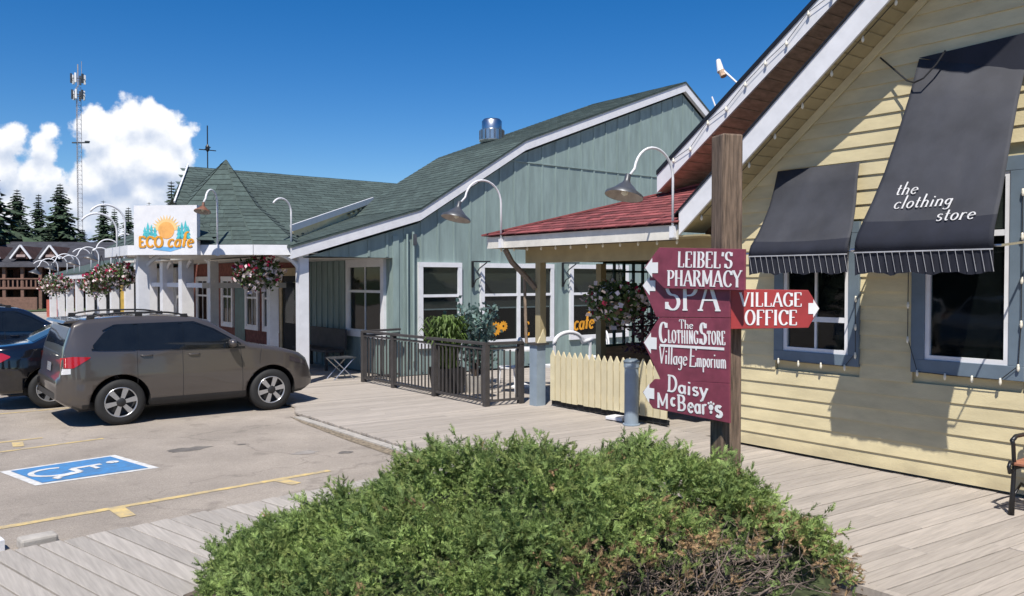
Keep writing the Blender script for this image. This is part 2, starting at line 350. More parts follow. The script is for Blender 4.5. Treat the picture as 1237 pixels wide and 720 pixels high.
def text_mesh(s, size, wide=1., thick=.15, thin=.06, serif=.11, slant=0, smallcaps=False, depth=.004, track=.04):
    """flat extruded lettering in the local x/y plane (front = +z), origin at the left end of the baseline"""
    vs = []; fs = []; x = 0; kk = 0
    def quadstrip(P, wa):
        nonlocal kk
        kk += 1; z = depth + (kk % 7) * .0002; base = len(vs)
        for i, (p, w) in enumerate(zip(P, wa)):
            a = P[max(i - 1, 0)]; b = P[min(i + 1, len(P) - 1)]
            dx, dy = b[0] - a[0], b[1] - a[1]; l = math.hypot(dx, dy) or 1; nx, ny = -dy / l * w / 2, dx / l * w / 2
            for sx in (1, -1):
                for zz in (0, z): vs.append((p[0] + nx * sx, p[1] + ny * sx, zz))
        for i in range(len(P) - 1):
            q = base + 4 * i; fs.extend([(q + 1, q + 3, q + 7, q + 5), (q, q + 1, q + 5, q + 4), (q + 2, q + 6, q + 7, q + 3)])
        e = base + 4 * (len(P) - 1); fs.extend([(base, base + 2, base + 3, base + 1), (e, e + 1, e + 3, e + 2)])
    for ch in s:
        sc = 1
        key = ch
        if smallcaps and ch.islower(): key = ch.upper(); sc = .74
        w, strokes, ser = G[key]
        T = lambda p: ((x + p[0] * sc * wide + slant * p[1] * sc) * size, p[1] * sc * size)
        for st in strokes:
            Q = []
            for i in range(len(st)):
                if i and len(st) < 6:
                    Q.append(st[i])
                else: Q.append(st[i])
            P = []; wa = []
            for i, p in enumerate(Q):
                a = Q[max(i - 1, 0)]; b = Q[min(i + 1, len(Q) - 1)]
                dx, dy = b[0] - a[0], b[1] - a[1]; l = math.hypot(dx, dy) or 1
                k = min(1, abs(dy) / l) ** 1.4
                if dx * dy > 0 and abs(dx) > .2 and len(Q) == 2: k *= .45
                P.append(T(p)); wa.append((thin + (thick - thin) * k) * size * (.9 if sc < 1 else 1))
            if len(P) in (3, 4, 5):   # polyline with corners: separate segments so corners stay crisp
                for i in range(len(P) - 1):
                    dx, dy = Q[i + 1][0] - Q[i][0], Q[i + 1][1] - Q[i][1]; l = math.hypot(dx, dy) or 1
                    ww = (thin + (thick - thin) * (abs(dy) / l) ** 1.4) * size * (.9 if sc < 1 else 1)
                    if abs(dy) < .3 and abs(dx) < .02: ww = thin * size * 1.3
                    quadstrip([P[i], P[i + 1]], [ww, ww])
            else: quadstrip(P, wa)
        if serif:
            for p in ser:
                a = T((p[0] - serif, p[1])); b = T((p[0] + serif, p[1])); quadstrip([a, b], [thin * size] * 2)
        x += (w * wide) * sc + track
    return vs, fs, x * size
def text_on(parent, s, size, origin, ux, uy, m, name='lettering', align='l', **k):
    vs, fs, w = text_mesh(s, size, **k)
    ux = Vector(ux).normalized(); uy = Vector(uy).normalized(); uz = ux.cross(uy); o = Vector(origin)
    if align == 'c': o = o - ux * w / 2
    b = MB(); b.add([o + ux * v[0] + uy * v[1] + uz * v[2] for v in vs], fs)
    ob = b.build(name, m, parent); return ob, w

# ------------------------------------------------------------------ ground, lot, deck
GZ = -.05
AS = lambda P: [(x * .94, y * .94) for x, y in P]
def ground():
    n = 40; b = MB(); s = 900
    b.add([(-s, -s, GZ), (s, -s, GZ), (s, s, GZ), (-s, s, GZ)], [(0, 1, 2, 3)])
    o = tag(b.build('parking_lot', m_asph), kind='structure')
    # stronger asphalt: coarse stains + aggregate
    t = m_asph.node_tree; L = t.links.new; bs = t.nodes['Principled BSDF']
    old = bs.inputs['Base Color'].links[0].from_socket
    tc = N(t, 'ShaderNodeTexCoord')
    def tex(sc, lo, hi, a, b_):
        q = N(t, 'ShaderNodeTexNoise'); q.inputs['Scale'].default_value = sc; q.inputs['Detail'].default_value = 5; L(tc.outputs['Object'], q.inputs['Vector'])
        r = N(t, 'ShaderNodeMapRange'); L(q.outputs['Fac'], r.inputs[0]); r.inputs[1].default_value = lo; r.inputs[2].default_value = hi; r.inputs[3].default_value = a; r.inputs[4].default_value = b_
        return r.outputs[0]
    cur = old
    for args in ((.45, .35, .65, .88, 1.1), (2.6, .3, .4, .8, 1.0), (90, .3, .7, .8, 1.2), (260, .35, .65, .75, 1.25)):
        v = tex(*args); ml = N(t, 'ShaderNodeVectorMath', operation='SCALE'); L(cur, ml.inputs[0]); L(v, ml.inputs['Scale']); cur = ml.outputs[0]
    wz_ = N(t, 'ShaderNodeTexNoise'); wz_.inputs['Scale'].default_value = 1.3; wz_.inputs['Detail'].default_value = 6; L(tc.outputs['Object'], wz_.inputs['Vector'])
    wm = N(t, 'ShaderNodeVectorMath', operation='MULTIPLY_ADD'); L(wz_.outputs['Color'], wm.inputs[0]); wm.inputs[1].default_value = (1.2, 1.2, 0); L(tc.outputs['Object'], wm.inputs[2])
    vo = N(t, 'ShaderNodeTexVoronoi'); vo.feature = 'DISTANCE_TO_EDGE'; vo.inputs['Scale'].default_value = .30; L(wm.outputs[0], vo.inputs['Vector'])
    mr = N(t, 'ShaderNodeMapRange'); L(vo.outputs['Distance'], mr.inputs[0]); mr.inputs[1].default_value = .0012; mr.inputs[2].default_value = .005; mr.inputs[3].default_value = .80; mr.inputs[4].default_value = 1
    ml = N(t, 'ShaderNodeVectorMath', operation='SCALE'); L(cur, ml.inputs[0]); L(mr.outputs[0], ml.inputs['Scale']); cur = ml.outputs[0]
    L(cur, bs.inputs['Base Color'])
    # far grass beyond the lot
    g = MB(); g.add([(-200, 60, GZ + .05), (300, 60, GZ + .05), (600, 600, GZ + .05), (-400, 600, GZ + .05)], [(0, 1, 2, 3)])
    tag(g.build('grass_field', mat('field_green', (.07, .10, .035), .95, .3, .3)), kind='structure')
ground()
def strip(pts, w, z, m, name, parent=None):
    b = MB()
    for a, c in zip(pts, pts[1:]):
        a, c = Vector((*a, z)), Vector((*c, z)); d = (c - a).normalized(); s = Vector((-d.y, d.x, 0)) * w / 2
        n = max(1, int((c - a).length / .25)); prev = None
        L_ = []
        for i in range(n + 1):
            p = a + (c - a) * i / n; k = 1 + random.uniform(-.13, .13); L_ += [p + s * k, p - s * k]
        b.add(L_, [(2 * i + 1, 2 * i + 3, 2 * i + 2, 2 * i) for i in range(n)])
    return tag(b.build(name, m, parent), kind='structure')
strip(AS([(-3.5, 7.98), (.91, 8.46), (4.15, 8.70)]), .085, GZ + .004, m_yline, 'yellow_parking_line')
strip(AS([(1.86, 8.50), (1.88, 8.14)]), .13, GZ + .005, m_yline, 'yellow_tick_mark')
strip(AS([(3.52, 8.63), (3.60, 8.34)]), .13, GZ + .005, m_yline, 'yellow_tick_mark')
strip(AS([(-3.0, 12.0), (1.32, 12.2), (2.55, 12.38)]), .07, GZ + .004, m_yline, 'yellow_parking_line')
strip(AS([(-3.0, 12.75), (1.0, 12.9), (1.9, 12.95)]), .07, GZ + .004, m_yline, 'yellow_parking_line')
strip(AS([(1.55, 12.45), (1.58, 12.8)]), .12, GZ + .005, m_yline, 'yellow_tick_mark')
strip(AS([(-3.0, 15.6), (5.3, 15.75)]), .07, GZ + .004, m_yline, 'yellow_parking_line')
def accessible():
    # painted square with the wheelchair symbol, lying on the lot
    c = [Vector((1.17, 10.95, 0)), Vector((2.42, 11.12, 0)), Vector((2.66, 10.04, 0)), Vector((1.39, 9.97, 0))]
    c = [p * .94 for p in c]; mid = sum(c, Vector((0, 0, 0))) / 4
    b = MB(); b.add([p + Vector((0, 0, GZ + .004)) for p in c], [(3, 2, 1, 0)])
    root = tag(b.build('parking_bay_marking', m_wline), kind='structure')
    b = MB(); b.add([mid + (p - mid) * .86 + Vector((0, 0, GZ + .008)) for p in c], [(3, 2, 1, 0)]); b.build('blue_panel', m_bline, root)
    ux = (c[2] - c[1]).normalized(); uy = (c[1] - c[0]).normalized()      # symbol stands with its head toward +uy
    s = MB(); kk = [0]
    def rib(P, w):
        kk[0] += 1; L_ = []
        P = [mid + ux * (p[0] * 1.0) + uy * (p[1] * 1.15) + Vector((0, 0, GZ + .0115 + kk[0] * .0004)) for p in P]
        for i, p in enumerate(P):
            t = (P[min(i + 1, len(P) - 1)] - P[max(i - 1, 0)]).normalized(); n = Vector((-t.y, t.x, 0)) * w / 2; L_ += [p + n, p - n]
        s.add(L_, [(2 * i, 2 * i + 1, 2 * i + 3, 2 * i + 2) for i in range(len(P) - 1)])
    rib(arc(-.03, -.20, .20, .19, 150, 395, 24), .06)
    rib([(-.07, .22), (-.05, -.05)], .075); rib([(-.05, -.05), (.17, -.05)], .07); rib([(.17, -.05), (.26, -.30)], .07); rib([(.26, -.30), (.34, -.28)], .06)
    rib([(-.06, .12), (.13, .12)], .05)
    rib(arc(-.08, .33, .035, .03, 0, 360, 12), .065)
    s.build('wheelchair_symbol', m_wline, root)
accessible()
def stain(cx, cy, rx, ry, m, name):
    b = MB(); n = 22; cx, cy = cx * .94, cy * .94; P = [(cx, cy, GZ + .003)]
    for i in range(n):
        a = 2 * PI * i / n; k = random.uniform(.7, 1.15); P.append((cx + rx * k * math.cos(a), cy + ry * k * math.sin(a), GZ + .003))
    b.add(P, [(0, i + 1, (i + 1) % n + 1) for i in range(n)]); tag(b.build(name, m), kind='structure')
m_stain = mat('asphalt_patch', (.17, .155, .14), .95, .2, 10, .8, 200)
m_pale = mat('pale_patch', (.33, .30, .27), .95, .1, 10, .8, 200)
stain(3.25, 10.9, .27, .14, m_stain, 'asphalt_patch'); stain(4.35, 9.8, .16, .12, m_pale, 'pale_patch')
stain(4.75, 9.5, .10, .07, m_stain, 'oil_spot'); stain(3.9, 10.8, .05, .04, m_stain, 'oil_spot')

# deck: structure 'boardwalk' with every near plank its own part
deck = MB(); deck.prism([(5.10, -6, -.05), (8.5, -6, -.05), (8.5, 9.2, -.05), (5.12, 9.2, -.05), (5.12, 7.53, -.05), (.94, 7.06, -.05), (-4, 6.5, -.05), (-4, 4.9, -.05), (1.45, 5.3, -.05), (5.10, 5.45, -.05)], (0, 0, -.12))
boardwalk = tag(deck.build('boardwalk', mat('deck_underside', (.06, .05, .045), .9)), kind='structure')
def plank(p0, p1, w, m, jit=.003, wvar=0):
    p0, p1 = Vector((*p0, 0)), Vector((*p1, 0)); d = p1 - p0; s = Vector((-d.y, d.x, 0)).normalized()
    z = random.uniform(-jit, jit) - .035; b = MB()
    b.frame(p0 - s * w / 2 + Vector((0, 0, z)), d, s * w, (0, 0, .035)); return b.build('plank', m, boardwalk, bevel=.004)
y = -2.2
edge_left = lambda y: interp(y, [(11.7, 5.10), (12.3, 5.36), (16, 5.40)])
def right_end(y): return 8.46 if y < 6.75 or y > 14.9 else 11.45 if y < 10.2 else 12.5
while y < 19.8:
    w = .117; x1 = right_end(y); x0 = edge_left(y + .15) + random.uniform(-.012, .012); k = -.089
    def Y(x): return y + (x - 8.46) * k
    cut = [x0]
    if y < 12 and random.random() < .55: cut.append(random.choice((6.1, 6.7, 7.3)))
    if x1 > 9: cut.append(random.choice((8.5, 9.1, 9.6)))
    cut.append(x1)
    for a, c in zip(cut, cut[1:]): plank((a + .003, Y(a)), (c - .003, Y(c)), w, m_deckx)
    y += .126
# walkway along the lot: boards run front to back
x = -1.2
while x < 5.0:
    top = interp(x, [(-4, 6.5), (.94, 7.09), (5.1, 7.55)]); bot = interp(x, [(-4, 4.9), (1.45, 5.3), (5.1, 5.45)])
    sl_ = .22
    plank((x + (top - bot) * sl_, bot), (x, top + random.uniform(-.01, .01)), .150, m_decky)
    x += .163
slab = MB(); slab.prism([(5.12, 9.28, -.16), (12.6, 9.28, -.16), (12.6, 14.9, -.16), (8.6, 14.9, -.16), (8.6, 19.9, -.16), (5.42, 19.9, -.16), (5.38, 12.3, -.16), (5.12, 11.7, -.16)], (0, 0, .11)); tag(slab.build('porch_floor', mat('deck_underside', (.06, .05, .045), .9)), kind='structure')
slab = MB(); slab.box(5.42, 8.6, 19.85, 43, -.16, 0); tag(slab.build('walkway_floor', m_deckx), kind='structure')
slab = MB(); slab.box(8.5, 12.6, 5.8, 9.27, -.16, -.05); tag(slab.build('patio_floor', mat('deck_underside', (.06, .05, .045), .9)), kind='structure')
kerb = MB(); kerb.prism([(5.085, 7.62, GZ), (4.97, 7.62, GZ), (4.97, 11.6, GZ), (5.085, 11.6, GZ)], (0, 0, .022))
tag(kerb.build('kerb', m_concrete), kind='structure')
stripm = mat('gritty_dirt', (.26, .21, .15), 1, .3, 20, .8, 120)
b = MB(); b.add([(4.80, 7.8, GZ + .006), (4.98, 7.7, GZ + .006), (4.98, 9.8, GZ + .006), (4.98, 11.8, GZ + .006), (4.90, 11.2, GZ + .006), (4.82, 9.6, GZ + .006)], [(0, 1, 2, 5), (5, 2, 3, 4)]); tag(b.build('dirt_strip', stripm), kind='structure')
b = MB(); b.add([(-3.5, 6.5, GZ + .006), (1.0, 7.0, GZ + .006), (5.1, 7.5, GZ + .006), (5.1, 7.72, GZ + .006), (3.2, 7.44, GZ + .006), (1.0, 7.19, GZ + .006), (-3.5, 6.70, GZ + .006)], [(0, 1, 5, 6), (1, 2, 3, 4), (1, 4, 5)]); tag(b.build('dirt_strip', stripm), kind='structure')
b = MB(); b.beam((-2.5, 6.98, GZ + .04), (.80, 7.33, GZ + .04), .12, .08); tag(b.build('parking_stop', m_white), 'white concrete parking stop at the left end of the boardwalk', 'parking stop')
b = MB(); b.cbox((1.02, 7.24, GZ + .04), (.26, .15, .09), .1); tag(b.build('concrete_block', m_concrete, bevel=.02), 'small worn concrete block between the boardwalk edge and white parking stop', 'block')
# planting bed
b = MB(); nn = 26; V = []; Fc = []
for i in range(nn):
    for j in range(nn):
        X = 1.0 + 4.1 * i / (nn - 1); Y = -3 + 8.4 * j / (nn - 1); V.append((X, Y, -.03 + .05 * random.random() * (0 < i < nn - 1)))
for i in range(nn - 1):
    for j in range(nn - 1): q = i * nn + j; Fc.append((q, q + nn, q + nn + 1, q + 1))
b.add(V, Fc); tag(b.build('planting_bed', m_soil), kind='structure')
b = MB(); b.box(5.03, 5.095, -3, 5.4, -.15, .03); tag(b.build('bed_edging', m_deckx), kind='structure')
b = MB(); random.seed(3)
for i in range(1500):
    X = random.uniform(1.2, 5.02); Y = random.uniform(1.5, 5.35); r = random.uniform(.012, .035)
    a = random.uniform(0, 6.28); q = Vector((X, Y, random.uniform(-.005, .02)))
    u = Vector((math.cos(a), math.sin(a), random.uniform(-.4, .4))) * r; v = Vector((-math.sin(a), math.cos(a), random.uniform(-.4, .4))) * r * .5
    b.add([q - u, q - v + Vector((0, 0, .008)), q + u, q + v], [(0, 1, 2, 3)])
tag(b.build('bark_mulch', mat('mulch_chip', (.20, .15, .11), 1, .3, 10, island=.5)), 'loose bark chips scattered over the soil bed', 'mulch', kind='stuff')

# ------------------------------------------------------------------ shingles on a plane
def shingles(name, parent, m, P, u, v, ulen, vlen, course=.14, tab=.30, inside=None, th=.012):
    """courses of tabs from the eave up; P eave origin, u along the eave, v up the slope"""
    P, u, v = Vector(P), Vector(u).normalized(), Vector(v).normalized(); n = u.cross(v).normalized()
    if n.z < 0: n = -n
    b = MB(); j = 0; y0 = 0
    while y0 < vlen:
        x0 = -(j % 2) * tab / 2 - random.uniform(0, .05)
        while x0 < ulen:
            a0, a1 = max(0, x0), min(ulen, x0 + tab - .012)
            if a1 > a0 + .02:
                c = P + u * ((a0 + a1) / 2) + v * (y0 + course / 2)
                if inside is None or inside(c):
                    k = random.uniform(0, .004); y1 = min(vlen, y0 + course + .02)
                    q = [P + u * a0 + v * y0, P + u * a1 + v * y0, P + u * a1 + v * y1, P + u * a0 + v * y1]
                    lo = n * .002; hi = n * (th + k)
                    b.add([q[0] + lo, q[1] + lo, q[0] + hi, q[1] + hi, q[2] + lo * 1.5, q[3] + lo * 1.5], [(0, 1, 3, 2), (2, 3, 4, 5), (0, 2, 5), (1, 4, 3)])
            x0 += tab
        y0 += course; j += 1
    return b.build(name, m, parent, kind='stuff')

# ------------------------------------------------------------------ YELLOW BUILDING
YX = 8.36
def grime():
    t = m_yel.node_tree; L = t.links.new; bs = t.nodes['Principled BSDF']; old = bs.inputs['Base Color'].links[0].from_socket
    tc = N(t, 'ShaderNodeTexCoord'); sx = N(t, 'ShaderNodeSeparateXYZ'); L(tc.outputs['Object'], sx.inputs[0])
    nz = N(t, 'ShaderNodeTexNoise'); nz.inputs['Scale'].default_value = 3.5; nz.inputs['Detail'].default_value = 8; L(tc.outputs['Object'], nz.inputs['Vector'])
    a = N(t, 'ShaderNodeMath', operation='MULTIPLY_ADD'); L(sx.outputs[2], a.inputs[0]); a.inputs[1].default_value = -1.1; a.inputs[2].default_value = .05
    c = N(t, 'ShaderNodeMath', operation='ADD'); L(a.outputs[0], c.inputs[0]); L(nz.outputs['Fac'], c.inputs[1])
    m = N(t, 'ShaderNodeMapRange'); L(c.outputs[0], m.inputs[0]); m.inputs[1].default_value = .30; m.inputs[2].default_value = .75; m.inputs[3].default_value = 0; m.inputs[4].default_value = .45
    x = N(t, 'ShaderNodeMix'); x.data_type = 'RGBA'; L(m.outputs[0], x.inputs[0]); L(old, x.inputs[6]); x.inputs[7].default_value = (.26, .21, .14, 1); L(x.outputs[2], bs.inputs['Base Color'])
grime()
zb = lambda y: 2.55 + .826 * (6.77 - y) if y > 0.4 else 2.55 + .826 * (6.77 - 0.4) - .826 * (0.4 - y)
yb = thing('yellow_shop', 'yellow clapboard shop building with steep white edged gable at the right', 'building', (YX, 4, 0))
yb_o = Vector((YX, 4, 0))
def yparent(o, p=yb, off=yb_o):
    o.parent = p; o.matrix_parent_inverse = Matrix.Translation(-off); return o
def ypart(name, m, b, **k): return yparent(b.build(name, m, **k))
WL = (4.66, 5.70, 1.07, 2.62); WR = (3.06, 4.10, 1.07, 3.14)
YE = 6.42
# backing wall (stays behind the boards)
b = MB(); b.prism([(YX + .03, YE, 0.02), (YX + .03, -5.5, .02), (YX + .03, -5.5, zb(-5.5)), (YX + .03, 0.4, zb(0.4)), (YX + .03, YE, zb(YE))], (.15, 0, 0)); ypart('wall', m_yel, b)
z = .03; ex = .154
while z < 8:
    z1 = z + ex
    def lim(zz, s):  # y where the slope passes height zz
        return 6.77 - (zz - 2.55) / .826 if s > 0 else 0.4 - (2.55 + .826 * 6.37 - zz) / .826
    hi0, hi1 = min(YE, lim(z, 1)), min(YE, lim(z1, 1))
    lo0, lo1 = max(-5.5, lim(z, 0)), max(-5.5, lim(z1, 0))
    if hi0 - lo0 < .1: break
    if hi1 < lo1: hi1 = lo1 = 0.4
    cuts = []
    for (a, c, zz0, zz1) in (WR, WL):
        if z < zz1 and z1 > zz0: cuts.append((a, c))
    segs = []; cur = lo0
    for a, c in sorted(cuts): segs.append((cur, a)); cur = c
    segs.append((cur, hi0))
    sg2 = []
    for a, c in segs:
        if c - a > 2.2: q_ = a + (c - a) * random.uniform(.3, .7); sg2 += [(a, q_ - .002), (q_ + .002, c)]
        else: sg2.append((a, c))
    for a, c in sg2:
        if c - a < .02: continue
        a1 = lo1 if a == lo0 else a; c1 = hi1 if c == hi0 else c
        c1 = max(c1, a1 + .001)
        b = MB(); t = .019
        b.add([(YX - t, a, z), (YX - t, c, z), (YX - .002, c1, z1 + .004), (YX - .002, a1, z1 + .004), (YX + .03, a, z), (YX + .03, c, z)],
              [(0, 3, 2, 1), (0, 1, 5, 4), (0, 4, 3), (1, 2, 5)])
        ypart('clapboard', m_yel, b)
    z = z1
# corner post, base line
b = MB(); b.box(YX - .03, YX + .06, YE - .002, YE + .10, .02, 2.5); ypart('corner_board', m_yelt, b)
def window(parent, off, X, y0, y1, z0, z1, fw, mf, ms, mull=0, rail=None, blind=None, name='window', tilt=0):
    """window in a wall facing -X : outer frame, sash, pane"""
    b = MB()
    b.box(X - .05, X + .03, y0, y1, z0, z0 + fw); b.box(X - .05, X + .03, y0, y1, z1 - fw, z1)
    b.box(X - .048, X + .03, y0, y0 + fw, z0 + fw, z1 - fw); b.box(X - .048, X + .03, y1 - fw, y1, z0 + fw, z1 - fw)
    fr = yparent(b.build(name, mf, bevel=.004), parent, off)
    i0, i1, j0, j1 = y0 + fw, y1 - fw, z0 + fw, z1 - fw; s = .045
    b = MB(); x0, x1 = X - .035, X + .02
    b.box(x0, x1, i0, i1, j0, j0 + s); b.box(x0, x1, i0, i1, j1 - s, j1); b.box(x0, x1, i0, i0 + s, j0 + s, j1 - s); b.box(x0, x1, i1 - s, i1, j0 + s, j1 - s)
    for k in range(mull): ym = i0 + (i1 - i0) * (k + 1) / (mull + 1); b.box(x0 + .012, x1, ym - .012, ym + .012, j0 + s, j1 - s)
    for r in (rail or []): b.box(x0 + .004, x1, i0 + s, i1 - s, r - .028, r + .028)
    sa = b.build('sash', ms); sa.parent = fr
    b = MB(); b.box(X - .004, X, i0 + s, i1 - s, j0 + s, j1 - s); p = b.build('pane', m_glass); p.parent = fr
    b = MB(); b.box(X + .018, X + .024, i0, i1, j0, j1); p = b.build('dark_room', m_dark); p.parent = fr
    if blind:
        b = MB(); b.box(X + .008, X + .014, i0 + s, i1 - s, blind[0], blind[1]); p = b.build('blind', m_blind); p.parent = fr
    return fr
window(yb, yb_o, YX, *WL, .12, m_blue, m_white, mull=1, blind=None, rail=[1.56])
window(yb, yb_o, YX, *WR, .135, m_blue, m_white, mull=0, rail=[2.44], blind=(2.48, 2.95))
# --- lower rake, soffit, roof
FX = 7.89
def rake(pts, x0, x1, zt0, zt1, m, name):    # board following the gable line
    b = MB()
    P = [(x0, y, zb(y) + zt0) for y in pts] + [(x0, y, zb(y) + zt1) for y in reversed(pts)]
    b.prism(P, (x1 - x0, 0, 0)); return ypart(name, m, b)
rake([6.77, 0.4], FX, FX + .03, 0, .285, m_white, 'rake_board'); rake([0.4, -5.5], FX, FX + .03, 0, .285, m_white, 'rake_board')
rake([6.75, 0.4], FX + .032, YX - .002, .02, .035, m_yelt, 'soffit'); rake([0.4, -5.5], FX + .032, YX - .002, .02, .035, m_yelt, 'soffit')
for i in range(56):      # grooves of the soffit boards run across the overhang
    yy = 6.6 - i * .11
    b = MB(); b.frame((FX + .034, yy, zb(yy) + .008), (YX - FX - .04, 0, 0), (0, -.095, .095 * .826), (0, 0, .011)); ypart('soffit_board', m_yelt, b)
b = MB(); P = [(YX - .045, y, zb(y) - .10) for y in (6.42, 0.4)] + [(YX - .045, y, zb(y) + .005) for y in (0.4, 6.42)]; b.prism(P, (.02, 0, 0)); ypart('frieze_board', m_yel, b)
rake([6.85, 0.4], FX - .02, 9.75, .287, .31, m_black, 'roof'); rake([0.4, -5.5], FX - .02, 9.75, .287, .31, m_black, 'roof')
b = MB(); zz = lambda y: zb(y) + .06  # slab added above the view to keep sun off the upper wall
P = [(FX - .012, 3.9), (FX - .62, 2.7), (FX - .62, .45), (FX - .012, .45)]
b.prism([(x_, y_, zz(y_)) for x_, y_ in P], (0, 0, .22)); ypart('gable_shade_slab', m_white, b)
# --- upper gable (set back) : rake, brown soffit and wall
zu = lambda y: 3.33 + .725 * (8.03 - y) if y > 1.0 else 3.33 + .725 * 7.03 - .725 * (1.0 - y)
UX = 9.0
def urake(pts, x0, x1, a, c, m, name):
    b = MB(); P = [(x0, y, zu(y) + a) for y in pts] + [(x0, y, zu(y) + c) for y in reversed(pts)]; b.prism(P, (x1 - x0, 0, 0)); return ypart(name, m, b)
for pp in ([8.13, 1.0], [1.0, -6]):
    urake(pp, UX, UX + .03, 0, .25, m_white, 'rake_board'); urake(pp, UX - .02, 12, .252, .31, m_black, 'roof_edge')
    urake(pp, UX + .032, 9.9, .01, .03, m_brownwall, 'soffit')
b = MB(); b.prism([(9.92, 8.0, 2.6), (9.92, 8.0, zu(8.0)), (9.92, 1.0, zu(1.0)), (9.92, -6, zu(-6)), (9.92, -6, 2.6)], (.1, 0, 0)); ypart('upper_wall', m_brownwall, b)
# boards on the upper soffit
for i in range(50):
    yy = 8.0 - i * .14; b = MB(); b.frame((UX + .034, yy, zu(yy) - .004), (.88, 0, 0), (0, -.125, .125 * .725), (0, 0, .011)); ypart('soffit_board', m_brownwall, b)

# string lights on the lower rake, the canopy and round the windows
def bulbs(label, pts, group=None, wire=True, r=.017):
    o = Vector(pts[0]); root = thing('string_lights', label, 'string lights', o, group=group)
    if wire: b = MB(); b.tube([Vector(p) - o + Vector((0, 0, .012)) for p in pts], .0045, 4); b.build('wire', m_plast, root)
    src = None
    for p in pts:
        if src is None:
            b = MB(); b.lathe([(.002, .03), (.010, .026), (.011, .008), (r, -.008), (r * .8, -.03), (.002, -.042)], n=8); src = b.build('bulb', m_bulb, root, smooth=True); src.location = Vector(p) - o
        else: share(src, 'bulb', Vector(p) - o, root)
bulbs('small white bulbs along the underside of the nearer sloping white roof board', [(FX + .10, yy, zb(yy) - .015) for yy in np.arange(6.5, 3.0, -.34)], 'light strings on the shop roofs')
bulbs('small white bulbs clipped along the face of the farther, upper sloping roof board', [(UX - .03, yy, zu(yy) + .14 + .05 * math.sin(yy * 9)) for yy in np.arange(7.8, 3.4, -.3)], 'light strings on the shop roofs', r=.02)
bulbs('small bulbs along the bottom edge of the cream canopy fascia', [(FX + .12, yy, 2.485) for yy in np.arange(6.9, 10.6, .33)], 'light strings on the shop roofs')
bulbs('white bulbs around the tall right shop window with one pane', [(YX - .07, y_, z_) for y_, z_ in [(4.12, 3.0), (4.12, 2.6), (4.12, 2.2), (4.12, 1.75), (4.12, 1.4), (4.02, 1.07), (3.75, 1.06), (3.5, 1.06), (3.25, 1.06), (3.1, 1.2), (3.08, 1.6), (3.08, 2.0), (3.08, 2.4), (3.08, 2.8)]], wire=True, r=.014)
bulbs('white bulbs around the left shop window beneath the shorter awning', [(YX - .07, y_, z_) for y_, z_ in [(5.62, 1.07), (5.36, 1.06), (5.08, 1.06), (4.8, 1.06), (4.68, 1.2), (4.68, 1.5), (4.68, 1.8)]], wire=True, r=.014)

